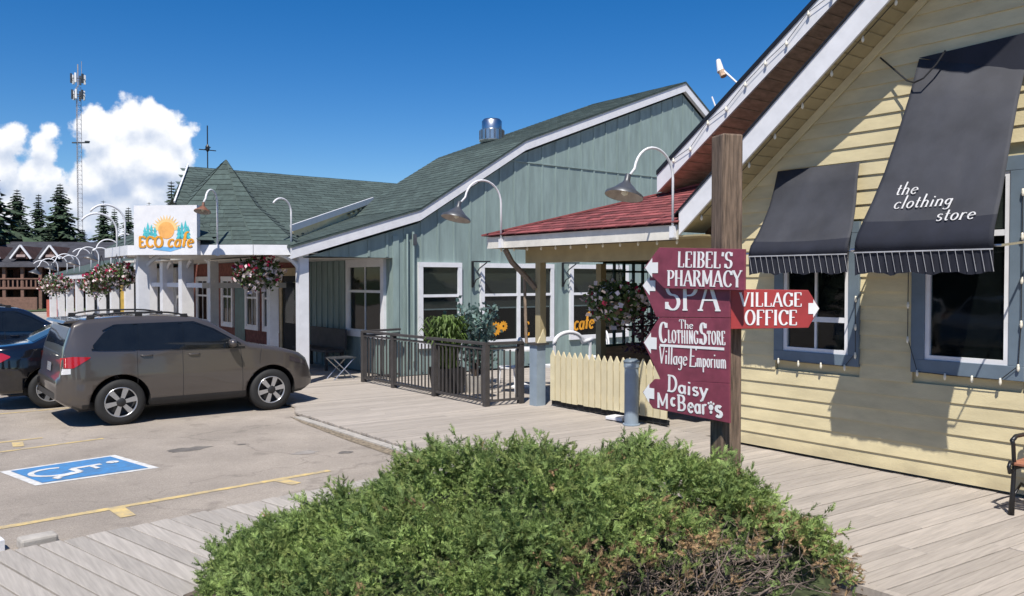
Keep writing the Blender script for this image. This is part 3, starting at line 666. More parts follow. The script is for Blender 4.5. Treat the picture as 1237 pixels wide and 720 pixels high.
# awnings
m_aw = mat('awning_lettering', (.66, .65, .64), .7, .06)
def awning(label, prof, yt, yf, valz, text=None, headpanel=None, drop=0):
    """prof: (x,z, f) from the wall down to the front, f 0..1 blends top span yt into front span yf"""
    o = Vector((YX, (yt[0] + yt[1]) / 2, prof[0][1])); root = thing('awning', label, 'awning', o, group='black shop awnings')
    def P(i, s):
        x, z, f = prof[i]; a = yt[0] + (yf[0] - yt[0]) * f; c = yt[1] + (yf[1] - yt[1]) * f; sag = -.02 * math.sin(PI * s) * math.sin(PI * min(1, i / (len(prof) - 1))) - drop * s * max(0, 1 - i / 3)
        return Vector((x - .006 * abs(math.sin(s * PI * 3)) * min(1, i / 3) + .004 * math.sin(s * 23 + i * 1.3), a + (c - a) * s, z + sag)) - o
    n = 30; b = MB(); V = [P(i, s / n) for i in range(len(prof)) for s in range(n + 1)]; w = n + 1
    b.add(V, [(i * w + j, (i + 1) * w + j, (i + 1) * w + j + 1, i * w + j + 1) for i in range(len(prof) - 1) for j in range(n)])
    for q in range(len(b.f)):
        if q // n >= len(prof) - 4: b.mi[q] = 1
    c = b.build('canopy', [m_canvas, m_canvas2], root, smooth=True); md = c.modifiers.new('t', 'SOLIDIFY'); md.thickness = .006; md.offset = -1
    for s_ in ():     # open sides
        b = MB(); V = [P(i, s_) for i in range(len(prof))]; k = len(V)
        V2 = [Vector((YX - .01, v.y + o.y, v.z + o.z)) - o for v in V]
        b.add(V + V2, [(i, i + 1, k + i + 1, k + i) for i in range(k - 1)]); b.build('side_panel', m_canvas2, root)
    # valance with scalloped edge and piping
    a, c_ = yf; xf, zf = prof[-1][0], prof[-1][1]; m = 64; b = MB(); V = []
    for i in range(m + 1):
        s = i / m; yy = a + (c_ - a) * s; hgt = valz - zf + .028 * abs(math.sin(s * PI * 3.5)) + .004 * math.sin(s * 60)
        xx = xf + .003 * math.sin(s * 90)
        V += [Vector((xx, yy, zf)) - o, Vector((xx + .012, yy, zf + hgt)) - o]
    b.add(V, [(2 * i, 2 * i + 1, 2 * i + 3, 2 * i + 2) for i in range(m)]); v = b.build('valance', m_canvas2, root); md = v.modifiers.new('t', 'SOLIDIFY'); md.thickness = .004
    b = MB(); b.beam(Vector((xf - .006, a, zf)) - o, Vector((xf - .006, c_, zf)) - o, .012, .012); b.build('piping', m_piping, root)
    src = None; k = int(abs(c_ - a) / .072)
    for i in range(k + 1):
        yy = a + (c_ - a) * (i + .3) / (k + .6); b = MB(); b.frame(Vector((xf - .014, yy, zf)) - o, (0, .004, 0), (.003, 0, 0), (.012, -.03, -.19)); b.build('stripe', m_piping, root)
    b = MB()
    b.tube([Vector((YX - .02, a + .05, zf + .1)) - o, Vector((xf + .03, a + .05, zf + .03)) - o, Vector((xf + .03, c_ - .05, zf + .03)) - o, Vector((YX - .02, c_ - .05, zf + .1)) - o], .012, 6); b.build('frame_rod', m_steel, root)
    if headpanel: b = MB(); b.prism([Vector(p) - o for p in headpanel], (.03, 0, 0)); b.build('head_panel', m_canvas2, root)
    if text:
        for s, size, (i, yy, zz), kw in text:
            # facing frame of the sloping canvas
            x0, z0, f0 = prof[2]; x1, z1, f1 = prof[4]
            up = Vector((x0 - x1, 0, z0 - z1)).normalized(); ux = Vector((0, -1, 0)); nrm = ux.cross(up)
            xx = interp(-zz, [(-p[1], p[0]) for p in prof]); nrm = nrm if nrm.x < 0 else -nrm
            text_on(root, s, size, Vector((xx, yy, zz)) - o + nrm * .006, ux, up, m_aw, depth=.002, **kw)
    return root
profR = [(8.30, 4.20, 0), (8.14, 3.80, .1), (7.98, 3.40, .3), (7.84, 3.05, .5), (7.70, 2.76, .72), (7.58, 2.56, .88), (7.51, 2.44, .96), (7.485, 2.36, 1), (7.48, 2.26, 1)]
awning('large black awning lettered the clothing store over the tall right window', profR, (4.04, 3.08), (4.24, 3.00), 2.04,
       text=[('the', .132, (0, 3.97, 2.80), dict(slant=.22, wide=1.03, thick=.115, thin=.042, serif=.075, track=.075)),
             ('clothing', .132, (0, 3.95, 2.665), dict(slant=.22, wide=1.03, thick=.115, thin=.042, serif=.075, track=.075)),
             ('store', .132, (0, 3.52, 2.525), dict(slant=.22, wide=1.03, thick=.115, thin=.042, serif=.075, track=.075))],
       headpanel=[(8.30, 4.04, 4.21), (8.30, 2.9, 4.24), (8.30, 2.9, 3.80)], drop=.30)
profL = [(8.31, 3.25, 0), (8.24, 3.05, .1), (8.16, 2.84, .3), (8.07, 2.68, .5), (7.97, 2.53, .72), (7.88, 2.43, .9), (7.83, 2.38, 1), (7.81, 2.33, 1), (7.80, 2.26, 1)]
awning('shorter plain black awning over the left shop window', profL, (5.66, 4.66), (5.68, 4.50), 2.05)
# dangling cable
b = MB(); b.tube([(8.12, 3.72, 4.98), (8.1, 3.66, 4.86), (8.12, 3.56, 4.75), (8.14, 3.46, 4.70), (8.14, 3.39, 4.68)], .014, 6)
tag(b.build('loose_cable', m_plast), 'loose black cable hanging from the gable soffit above the large awning', 'cable')
b = MB(); b.tube([(8.32, 4.45, 4.3), (8.22, 4.12, 3.99), (8.12, 4.0, 3.93), (8.1, 3.90, 3.95), (8.16, 3.80, 4.08), (8.2, 3.74, 4.2)], .009, 6)  # black tube drawn in place of the dark curved shadow line
tag(b.build('cord_shadow', m_plast), 'black cord drawn as a shadow line over the top corner of the large lettered awning', 'cord')

# security light above the roof
sl_o = Vector((9.05, 6.95, 4.75))
rt = thing('roof_floodlight', 'white floodlight on an angled arm above the yellow shop roof', 'floodlight', tuple(sl_o))
b = MB(); b.tube([(.0, -.22, -.22), (0, .08, .06)], .014, 6); b.build('arm', m_white, rt)
b = MB(); b.tube([(0, .10, .03), (0.02, .16, .20)], [.05, .03], 10); b.build('lamp_head', m_white, rt)
b = MB(); b.tube([(0, .05, -.04), (0, .09, .04)], .045, 10); b.build('housing', m_brownwall, rt)
rt = thing('roof_bracket', 'small white spike bracket at the low end of the green gable', 'bracket', (10.0, 7.83, 4.45))
b = MB(); b.tube([(0, 0, 0), (0, .12, .28)], .012, 6); b.tube([(0, 0, 0), (0, -.1, -.15)], .014, 6); b.build('rod', m_white, rt)

# ------------------------------------------------------------------ CANOPY over the patio
cn = thing('patio_canopy', 'cream edged patio canopy with red shingle roof beside the yellow shop', 'canopy', (FX, 8.7, 0)); co = Vector((FX, 8.7, 0))
def cpart(name, m, b, **k): return yparent(b.build(name, m, **k), cn, co)
b = MB(); b.box(FX, FX + .03, 6.80, 10.75, 2.50, 2.68); cpart('fascia', m_cream, b)
b = MB(); b.box(FX + .03, 11.6, 10.72, 10.75, 2.50, 2.68); cpart('fascia', m_cream, b)
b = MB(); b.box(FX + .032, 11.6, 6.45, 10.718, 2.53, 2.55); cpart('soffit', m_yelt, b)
def roofz(x): return 2.70 + .40 * (x - 7.85)
b = MB(); b.add([(7.85, 10.78, 2.69), (7.85, 6.78, 2.69), (9.9, 6.78, roofz(9.9)), (9.9, 6.9, roofz(9.9))], [(3, 2, 1, 0)])
b.add([(7.85, 10.78, 2.69), (9.9, 6.9, roofz(9.9)), (11.6, 6.9, roofz(9.9)), (11.6, 10.78, 2.69)], [(3, 2, 1, 0)]); cpart('roof_deck', m_shin_r, b)
s = shingles('shingles', None, m_shin_r, (7.84, 6.76, 2.70), (0, 1, 0), (1, 0, .40), 4.05, 2.2, .125, .27,
             inside=lambda c: c.y < 10.80 - (c.x - 7.85) * 1.893 and c.y > 6.7 and not (c.y < 7.9 and c.x > 99)); yparent(s, cn, co)
b = MB(); b.beam((7.84, 10.80, 2.71), (9.9, 6.9, roofz(9.9) + .02), .10, .025); cpart('hip_cap', m_shin_r, b)
b = MB(); b.box(8.40, 8.52, 6.5, 10.4, 2.27, 2.53); b.box(8.52, 11.5, 10.18, 10.3, 2.30, 2.53); cpart('beam', m_yelt, b)
for x_, y_ in ((8.47, 10.10), (9.80, 10.10), (11.45, 10.1)):
    b = MB(); b.box(x_ - .06, x_ + .06, y_ - .06, y_ + .06, .98 if x_ < 9 else 0.0, 2.27); cpart('post', m_yelt, b)
b = MB(); b.box(8.34, 8.52, 10.04, 10.22, 0, .97); cpart('post_wrap', m_grey, b)
b = MB(); b.box(8.31, 8.56, 10.0, 10.24, .97, 1.0); cpart('cap', m_rail, b)
b = MB(); b.prism([(8.36, 10.03, 1.0), (8.53, 10.03, 1.0), (8.47, 10.03, 1.22)], (0, .03, 0)); cpart('sunlit_trim', m_picket, b)  # trim triangle in paler cream, its sunlit look put into the colour
b = MB(); b.tube([(7.95, 10.35, 2.48), (8.06, 10.32, 2.28), (8.3, 10.22, 2.02), (8.41, 10.15, 1.86)], .045, 6); cpart('brace', m_wood, b)
b = MB(); b.tube([(8.28, 10.28, 2.1), (8.30, 10.25, .99)], .025, 6); cpart('drain_pipe', m_wood, b)
# back and side walls of the patio recess
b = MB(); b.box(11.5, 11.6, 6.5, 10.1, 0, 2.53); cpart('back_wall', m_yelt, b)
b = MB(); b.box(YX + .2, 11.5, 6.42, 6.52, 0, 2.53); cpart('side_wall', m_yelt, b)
b = MB(); b.box(9.88, 11.37, 10.12, 10.20, 0, .86); cpart('low_wall', m_brownwall, b)
lat = thing('grid_screen', 'dark green square grid screen at the side of the patio canopy', 'screen', (10.6, 10.12, .86))
for k in range(7):
    x_ = -.70 + k * .235; b = MB(); b.box(x_ - .02, x_ + .02, -.02, .02, 0, 1.44); b.build('bar', m_dgreen, lat)
for z_ in (.02, .32, .66, 1.02, 1.28, 1.43): b = MB(); b.box(-.72, .74, -.024, .016, z_ - .018, z_ + .018); b.build('rail', m_dgreen, lat)

# picket fence panel + bollard
pf = thing('picket_fence', 'low cream picket fence across the patio front', 'fence', (8.52, 9.9, 0)); src = None
for i in range(19):
    yy = -.03 - i * .128; b = MB(); w = .052; zt = .89 + (.015 if i % 2 else 0)
    if src is None:
        b.prism([(0, -w, .10), (0, w, .10), (0, w, .80), (0, 0, .89), (0, -w, .80)], (.022, 0, 0)); src = b.build('picket', m_picket, pf); src.location = (0, yy, 0)
    else: share(src, 'picket', (0, yy, random.uniform(-.008, .008)), pf)
for z_ in (.22, .68): b = MB(); b.box(.022, .06, -2.4, .02, z_, z_ + .08); b.build('rail', m_picket, pf)
b = MB(); b.box(.03, .05, -2.4, .02, .03, .095); b.build('kick_board', m_dark, pf)
bo = thing('bollard', 'blue grey round bollard standing in front of the picket fence', 'bollard', (8.30, 7.95, 0))
b = MB(); b.lathe([(.001, .90), (.09, .895), (.108, .87), (.108, .80), (.098, .79), (.098, .02), (.12, .018), (.12, 0)], n=20); b.build('post', m_grey, bo, smooth=False)
b = MB(); b.lathe([(.001, .915), (.07, .912), (.1135, .885), (.1135, .865), (.1, .86)], n=20); b.build('cap', mat('bollard_cap', (.14, .18, .22), .5), bo, smooth=True)
b = MB(); b.cbox((8.42, 8.32, .035), (.22, .30, .05), .1); tag(b.build('stone_step', m_white, bevel=.01), 'small white slab on the boards beside the bollard', 'slab')

# gooseneck lamps
def gooseneck(loc, label, reach=.85, h=.9, direction=(-1, 0), r=.016, shade=True, rz=0, tiltx=0, mshade=None):
    root = thing('gooseneck_lamp', label, 'lamp', loc, rz, 'white gooseneck lamps'); d = Vector((direction[0], direction[1], 0)).normalized(); U = Vector((0, 0, 1))
    rr = reach * .36; pts = [Vector((0, 0, -.05)), U * (h - rr)]
    for i in range(1, 15):
        a = PI * i / 14 * (.94 if shade else .80); pts.append(U * (h - rr) + d * (rr - rr * math.cos(a)) + U * rr * 1.0 * math.sin(a))
    last = pts[-1]
    if shade: pts.append(last + (d * .12 - U * .12) * reach)
    b = MB(); b.tube(pts, r, 8); b.build('arm', m_white, root, smooth=True)
    b = MB(); b.cbox((0, 0, -.03), (.05, .07, .14)); b.build('wall_plate', m_white, root)
    if shade:
        c = pts[-1] + d * .03 - U * .10; az = (U * .93 - d * .25).normalized() if True else U; ax = Vector((-d.y, d.x, 0)); ay = az.cross(ax)
        s_ = reach / .85
        b = MB(); P = [(.03, .13), (.034, .06), (.05, .03), (.085, .0), (.13, -.045), (.20, -.09), (.205, -.115)]
        b.lathe([(p * s_, q * s_) for p, q in P], c, 20, ax, ay, az); sh = b.build('shade', mshade or m_galv, root, smooth=True)
        b = MB(); b.lathe([(.203 * s_, -.113 * s_), (.12 * s_, -.05 * s_), (.05 * s_, .0), (.001, .005)], c, 20, ax, ay, az); q = b.build('shade_lining', m_shadein, root, smooth=True)
        b = MB(); b.lathe([(.001, -.11 * s_), (.035 * s_, -.09 * s_), (.04 * s_, -.05 * s_), (.02 * s_, 0)], c, 10, ax, ay, az); b.build('light_bulb', m_bulb, root, smooth=True)
    return root
gooseneck((7.86, 6.84, 2.62), 'white gooseneck lamp at the right end of the cream canopy, nearest the sign post', .95, .97)
gooseneck((7.86, 10.34, 2.60), 'white gooseneck lamp at the left end of the cream patio canopy', .95, .93)

# ------------------------------------------------------------------ GREEN BUILDING (facade in plane Y = 14.9)
GY = 14.9; gb = thing('sage_green_building', 'sage green board and batten building with long white roof edge', 'building', (12, GY, 0)); go_ = Vector((12, GY, 0))
def gpart(name, m, b, **k): return yparent(b.build(name, m, **k), gb, go_)
roof_line = [(6.30, 2.35), (9.14, 3.20), (11.95, 4.92), (17.5, 7.04), (20.6, 5.0)]
rz_ = lambda x: interp(x, roof_line)
xs = [8.57, 9.14, 11.95, 17.5, 20.5]
b = MB(); b.prism([(8.57, GY + .02, 0), (20.5, GY + .02, 0)] + [(x_, GY + .02, rz_(x_) - .02) for x_ in reversed(xs)], (0, .2, 0)); gpart('wall', m_green, b)
b = MB(); b.prism([(6.60, GY + .02, 2.45), (8.568, GY + .02, 2.45), (8.568, GY + .02, rz_(8.568) - .02), (6.60, GY + .02, rz_(6.6) - .02)], (0, .08, 0)); gpart('gable_infill', m_green, b)
# openings on the facade: (x0,x1,z0,z1)
WG = [(9.14, 10.23, .55, 2.37), (10.74, 12.88, .55, 2.37), (13.40, 15.4, .55, 2.37)]
x_ = 6.75; i = 0
while x_ < 20.2:
    z0 = 2.47 if x_ < 8.5 else .05; z1 = rz_(x_) - .03
    segs = [(z0, z1)]
    for a, c, w0, w1 in WG:
        if a - .02 < x_ < c + .02: segs = [(z0, w0 - .0), (w1, z1)] if z0 < w0 else [(w1, z1)]
    for s0, s1 in segs:
        if s1 - s0 > .05: b = MB(); b.box(x_ - .024, x_ + .024, GY + .004, GY + .02, s0, s1); gpart('batten', m_green, b)
    x_ += .415
b = MB(); b.box(11.3, 18.0, GY - .004, GY + .02, 4.70, 4.73); gpart('seam_strip', m_green, b)
b = MB(); b.box(8.54, 8.68, GY - .005, GY + .02, 0, 2.9); gpart('corner_board', m_green, b)
# roof: fascia, slopes back to Y=18.4
for (xa, za), (xb_, zb_) in zip(roof_line, roof_line[1:]):
    b = MB(); b.prism([(xa, GY - .11, za + .04), (xb_, GY - .11, zb_ + .04), (xb_, GY - .11, zb_ + .25), (xa, GY - .11, za + .25)], (0, .03, 0)); gpart('fascia', m_white, b)
    b = MB(); b.prism([(xa, GY - .13, za + .25), (xb_, GY - .13, zb_ + .25), (xb_, GY - .13, zb_ + .29), (xa, GY - .13, za + .29)], (0, 18.45 - GY + .13, 0)); gpart('roof', m_shin_g, b)
    b = MB(); b.prism([(xa, GY - .078, za + .06), (xb_, GY - .078, zb_ + .06), (xb_, GY - .078, zb_ + .08), (xa, GY - .078, za + .08)], (0, .09, 0)); gpart('soffit', m_white, b)
for (xa, za), (xb_, zb_) in list(zip(roof_line, roof_line[1:]))[:3]:
    v = Vector((xb_ - xa, 0, zb_ - za)); s = shingles('shingles', None, m_shin_g, (xa, GY - .135, za + .292), (0, 1, 0), v, 18.45 - GY + .135, v.length, .16, .34, th=.009); yparent(s, gb, go_)
b = MB(); b.prism([(8.6, 18.40, 0), (20.5, 18.40, 0)] + [(x_, 18.40, rz_(x_) + .2) for x_ in reversed(xs)], (0, .05, 0)); gpart('back_wall', m_green, b)
# porch side wall X = 8.57, facing -X, with battens
b = MB(); b.box(8.58, 8.70, GY + .21, 36, 0, 2.9); gpart('porch_wall', m_green, b)
for k in range(18):
    yy = 15.05 + k * .3
    if 15.2 < yy < 17.05: continue
    if yy > 19.2: break
    b = MB(); b.box(8.555, 8.58, yy - .025, yy + .025, 0, 2.45); gpart('batten', m_green, b)
b = MB(); b.box(6.45, 8.56, GY + .11, 20, 2.44, 2.47); gpart('porch_ceiling', m_cream, b)
window(gb, go_, 8.56, 15.25, 16.98, .75, 2.44, .12, m_white, m_white, mull=1, rail=[1.75])
# facade windows (face -Y)
def gwindow(x0, x1, z0, z1, mull, label=None, design=None):
    fw = .10; Y = GY
    b = MB(); b.box(x0, x1, Y - .05, Y + .02, z0, z0 + fw); b.box(x0, x1, Y - .05, Y + .02, z1 - fw, z1); b.box(x0, x0 + fw, Y - .048, Y + .02, z0 + fw, z1 - fw); b.box(x1 - fw, x1, Y - .048, Y + .02, z0 + fw, z1 - fw)
    for k in range(mull):
        xm = x0 + (x1 - x0) * (k + 1) / (mull + 1); b.box(xm - .045, xm + .045, Y - .046, Y + .02, z0 + fw, z1 - fw)
    zr = 1.66; b.box(x0 + fw, x1 - fw, Y - .04, Y + .02, zr - .03, zr + .03)
    fr = gpart('window', m_white, b)
    b = MB(); b.box(x0 + fw, x1 - fw, Y + .012, Y + .016, z0 + fw, z1 - fw); p = b.build('dark_room', m_dark); p.parent = fr
    b = MB(); b.box(x0 + fw + .02, x1 - fw - .02, Y + .002, Y + .008, 1.38, z1 - fw); p = b.build('blind', m_blind); p.parent = fr
    b = MB(); b.box(x0 + fw + .02, x1 - fw - .02, Y - .002, Y + .007, 1.355, 1.385); p = b.build('blind_bar', m_white); p.parent = fr
    b = MB(); b.box(x0 + fw, x1 - fw, Y - .012, Y - .008, z0 + fw, z1 - fw); p = b.build('pane', m_glass); p.parent = fr
    return fr
w1 = gwindow(*WG[0], 0); w2 = gwindow(*WG[1], 1); w3 = gwindow(*WG[2], 1)
text_on(w3, 'cafe', .40, (13.52, GY - .016, .78), (1, 0, .05), (0, 0, 1), m_orange, wide=.85, thick=.16, thin=.1, serif=0, slant=.15)
text_on(w2, 'E', .30, (11.98, GY - .016, .72), (1, 0, 0), (0, 0, 1), m_orange, wide=.85, thick=.14, thin=.1, serif=.04)
def sunflower(parent, x, z, r):
    b = MB()
    for k in range(12):
        a = 2 * PI * k / 12; d = Vector((math.cos(a), 0, math.sin(a))); s = Vector((-d.z, 0, d.x)); c = Vector((x, GY - .016 - k * .0003, z))
        b.add([c + d * r * .2 - s * r * .12, c + d * r * .7 - s * r * .2, c + d * r, c + d * r * .7 + s * r * .2, c + d * r * .2 + s * r * .12], [(0, 1, 2, 3, 4)])
    b.build('painted_flower', m_orange).parent = parent
sunflower(w2, 11.17, .90, .17); sunflower(w2, 11.38, .95, .13); sunflower(w1, 9.85, .87, .16)
b = MB(); b.tube([(8.86, GY - .04, 2.95), (8.86, GY - .04, .3)], .022, 6); gpart('conduit', m_green, b)
b = MB(); b.tube([(9.0, GY - .05, 3.0), (9.0, GY - .05, .3)], .03, 6); gpart('downpipe', m_green, b)
b = MB(); b.box(8.98, 9.06, GY - .09, GY - .02, 2.72, 2.95); gpart('junction_box', m_galv, b)
# scroll brackets on the facade
for lab, bx in (('black wrought iron bracket between the first and second green wall windows', 10.52), ('black wrought iron bracket between the wide and the third green wall windows', 13.16)):
    r_ = thing('wall_bracket', lab, 'bracket', (bx, GY - .03, 2.05), group='black brackets on the green wall')
    b = MB(); b.box(-.02, .02, -.02, .02, -.22, .36); b.build('upright', m_black, r_)
    b = MB(); b.beam((0, 0, .35), (.25, -.32, .35), .03, .03); b.build('arm', m_black, r_)
    b = MB(); b.tube([(0, -.02, -.2), (.05, -.06, -.05), (.13, -.15, .02), (.06, -.08, .12), (.1, -.12, .2), (.2, -.26, .33)], .014, 6); b.build('scroll', m_black, r_)
# roof vent
rv = thing('roof_vent', 'round galvanised vent standing on the green shingle roof', 'vent', (13.3, 17.9, 5.50))
b = MB(); b.lathe([(.18, -.3), (.18, .14), (.34, .2), (.34, .24)], n=20); b.build('neck', m_steel, rv, smooth=True)
b = MB(); b.lathe([(.30, .22), (.33, .24), (.33, .50), (.30, .52)], n=24); b.build('drum', m_steel, rv)
b = MB(); b.lathe([(.27, .50), (.27, .74), (.22, .80), (.001, .82)], n=24); b.build('cap', m_steel, rv, smooth=True)
for k in range(16):
    a = 2 * PI * k / 16; b = MB(); b.cbox((.336 * math.cos(a), .336 * math.sin(a), .37), (.012, .02, .24), a); b.build('rib', m_galv, rv)

# ------------------------------------------------------------------ LEFT WING, turret porch, arcade
lw = thing('arcade_building', 'green roofed arcade wing with white posts and small corner turret roof', 'building', (7, 20, 0)); lo_ = Vector((7, 20, 0))
def lpart(name, m, b, **k): return yparent(b.build(name, m, **k), lw, lo_)
sl2 = .456
wz = lambda y: 4.65 - sl2 * (20 - y)
b = MB(); b.prism([(6.0, 20, 4.65), (12.5, 20, 4.65), (10.2, 18.55, wz(18.55)), (6.85, 16.05, wz(16.05) + .12), (5.4, 15.9, wz(15.9)), (5.04, 17.67, wz(17.67))], (0, 0, -.05)); lpart('roof', m_shin_g, b)
b = MB(); b.prism([(6.0, 20, 4.65), (12.5, 20, 4.65), (12.5, 24.5, 2.6), (6.0, 24.5, 2.6)], (0, 0, -.05)); lpart('roof', m_shin_g, b)
def ins(c):
    return (c.y > 16.12 + (c.x - 6.85) * .735 if c.x > 6.85 else c.y > 15.9 + (c.x - 5.4) * .45) and c.x > 5.04 + (c.y - 17.67) * .412
s = shingles('shingles', None, m_shin_g, (4.9, 15.8, wz(15.8) + .004), (1, 0, 0), (0, 1, sl2), 7.6, 4.6, .17, .36, inside=ins, th=.009); yparent(s, lw, lo_)
b = MB(); b.beam((6.80, 15.96, 3.04), (9.95, 18.32, 3.98), .04, .13); lpart('fascia', m_white, b)
b = MB(); b.prism([(6.86, 16.1, 2.62), (9.95, 18.4, 3.5), (9.95, 18.4, 3.95), (6.86, 16.1, 3.0)], (.03, -.03, 0)); lpart('wall', m_picket, b)
b = MB(); b.beam((6.0, 20, 4.70), (5.0, 17.6, 3.59), .03, .04); lpart('rake_board', m_white, b)
b = MB(); b.beam((5.95, 19.9, 4.62), (5.72, 19.2, 3.85), .04, .05); b.beam((5.55, 18.9, 4.1), (5.8, 18.7, 4.0), .04, .04); lpart('gable_trim', m_white, b)
# weather vane
wv = thing('weather_vane', 'thin dark weather vane on the ridge beside the turret', 'weather vane', (6.45, 20, 4.66))
b = MB(); b.tube([(0, 0, 0), (0, 0, 1.0)], .014, 6); b.build('rod', m_black, wv)
b = MB(); b.beam((-.2, 0, .42), (.2, 0, .42), .02, .02); b.beam((0, -.2, .46), (0, .2, .46), .02, .02); b.build('arms', m_black, wv)
b = MB(); b.lathe([(.001, .36), (.05, .42), (.05, .5), (.001, .58)], n=8); b.build('ball', m_black, wv)
# turret: octagonal porch roof
TC = Vector((6.5, 17.8, 0)); OV = [(6.5, 14.92), (5.75, 15.25), (3.98, 17.02), (4.05, 19.2), (5.75, 20.6), (7.3, 20.2), (7.5, 18.3), (7.05, 15.7)]
AP = Vector((6.2, 18.0, 4.60))
for i in range(8):
    a = Vector((*OV[i], 2.66)); c = Vector((*OV[(i + 1) % 8], 2.66)); cen = Vector((TC.x, TC.y, 0))
    ma = a.lerp(AP, .55); mc = c.lerp(AP, .55); ma.z -= .22; mc.z -= .22
    b = MB(); b.add([a, c, mc, ma, AP], [(0, 1, 2, 3), (3, 2, 4)]); lpart('turret_roof', m_shin_g, b)
    if i in (0, 1, 2, 3, 7):
        out = ((a + c) / 2 - Vector((AP.x, AP.y, 2.66))); out.z = 0; out.normalize()
        if i != 7: b = MB(); b.frame(a + Vector((0, 0, -.19)) + out * .03, c - a, out * -.03, (0, 0, .19)); lpart('fascia', m_white, b)
        nrow = 9
        for seg in ((a, c, mc, ma), (ma, mc, AP + Vector((.01, 0, 0)), AP - Vector((.01, 0, 0)))):
            p0, p1, p2, p3 = seg; u = (p1 - p0).normalized(); mid0 = (p0 + p1) / 2; v = ((p2 + p3) / 2 - mid0); ln = v.length
            sb = MB(); rows = int(ln / .16)
            for r_ in range(rows):
                f = r_ / rows; f2 = (r_ + 1) / rows; l0 = p0.lerp(p3, f); r0 = p1.lerp(p2, f); l1 = p0.lerp(p3, f2); r1 = p1.lerp(p2, f2)
                w_ = (r0 - l0).length; k = max(1, int(w_ / .34)); nn_ = (r0 - l0).cross(l1 - l0).normalized(); nn_ = nn_ if nn_.z > 0 else -nn_
                for q in range(k):
                    A, B_ = l0.lerp(r0, q / k), l0.lerp(r0, (q + .95) / k); C_, D_ = l1.lerp(r1, (q + .95) / k), l1.lerp(r1, q / k)
                    sb.add([A + nn_ * .002, B_ + nn_ * .002, A + nn_ * .014, B_ + nn_ * .014, C_ + nn_ * .004, D_ + nn_ * .004], [(0, 1, 3, 2), (2, 3, 4, 5)])
            yparent(sb.build('shingles', m_shin_g, kind='stuff'), lw, lo_)
b = MB(); b.prism([(x_, y_, 2.50) for x_, y_ in OV[:5] + [(8.56, 20.6), (8.56, 15.02)]], (0, 0, .02)); lpart('porch_ceiling', m_cream, b)
b = MB(); b.box(6.3, 8.56, 20.62, 27.5, 2.52, 2.58); lpart('walkway_roof', m_cream, b)
for x_, y_, w_ in ((6.62, 15.02, .22), (6.80, 16.95, .22), (6.72, 20.5, .24), (6.7, 22.6, .36), (6.7, 24.4, .34), (6.7, 25.9, .26), (4.25, 17.1, .24)):
    b = MB(); b.cbox((x_, y_, 1.25), (w_ * .85, w_ * .85, 2.5)); lpart('post', m_white, b)
b = MB(); b.beam((6.45, 20.5, 1.86), (8.5, 20.3, 1.86), .08, .13); b.beam((6.7, 21.0, 1.86), (6.7, 26, 1.86), .08, .12); lpart('cross_beam', m_white, b)
def bracket(x_, y_, dx, dy, s=.5):
    b = MB(); P = []
    for i in range(9): a = R(90 * i / 8); P.append((x_ + dx * s * (1 - math.cos(a)), y_ + dy * s * (1 - math.cos(a)), 2.5 - s * (1 - math.sin(a))))
    b.tube(P, .045, 6); lpart('bracket', m_white, b)
for a in ((4.25, 17.1, 0, 1), (4.25, 17.1, .8, -.8), (6.6, 15.0, -1, .4), (6.7, 22.6, 0, -1), (6.7, 24.4, 0, -1), (6.7, 20.5, 0, 1), (6.8, 16.95, 0, -1)): bracket(*a)
# back wall of the walkway: brick, door, windows (face -X at 8.57)
bw = MB(); bw.box(8.54, 8.578, 19.0, 35, 0, 2.5); lpart('brick_wall', m_brick, bw)
b = MB(); b.box(8.47, 8.54, 19.30, 19.46, 0, 2.1); b.box(8.47, 8.54, 20.5, 20.66, 0, 2.1); b.box(8.47, 8.54, 19.3, 20.66, 2.1, 2.3); dr = lpart('door', m_tanwood, b)
b = MB(); b.box(8.50, 8.536, 19.46, 20.5, 0, 2.1); p = b.build('door_leaf', m_dark); p.parent = dr
b = MB(); b.box(8.49, 8.498, 19.62, 20.34, .9, 1.95); p = b.build('pane', m_glass); p.parent = dr
for y0, y1 in ((20.85, 21.9), (22.2, 23.2), (24.2, 25.2), (26.4, 27.6)): window(lw, lo_, 8.53, y0, y1, .6, 2.1, .10, m_white, m_white, mull=1, rail=[1.5])
b = MB(); b.box(8.52, 8.54, 23.3, 24.1, .1, 2.1); lpart('door', mat('teal_door', (.05, .12, .12), .5), b)
b = MB(); b.box(6.3, 6.6, 27.9, 28.0, 0, 1.95); lpart('yellow_panel', mat('ochre_panel', (.50, .33, .06), .7), b)
# farther arcade: long low white fascia with thin posts receding along the lot
fa = thing('far_arcade', 'farther white arcade with thin posts receding behind the dark cars', 'arcade', (5.6, 40, 0)); fo = Vector((5.6, 40, 0))
def fpart(name, m, b, **k): return yparent(b.build(name, m, **k), fa, fo)
b = MB(); b.beam((6.3, 27.5, 2.20), (6.3, 41.5, 2.04), .06, .16); fpart('fascia', m_white, b)
b = MB(); b.prism([(6.25, 27.5, 2.29), (6.25, 41.5, 2.13), (8.5, 41.5, 2.8), (8.5, 27.5, 3.0)], (0, 0, .05)); fpart('roof', m_shin_g, b)
b = MB(); b.box(8.0, 8.1, 28, 41.5, 0, 2.4); fpart('wall', mat('pale_grey_wall', (.5, .5, .5), .8), b)
for k in range(8):
    yy = 27.8 + k * 1.9; b = MB(); b.cbox((6.5, yy, 1.05), (.24, .24, 2.1)); fpart('post', m_white, b)
for k in range(6):
    yy = 29 + k * 2.1; b = MB(); b.box(7.98, 8.0, yy, yy + 1.1, .7, 1.9); fpart('window', m_dark, b)
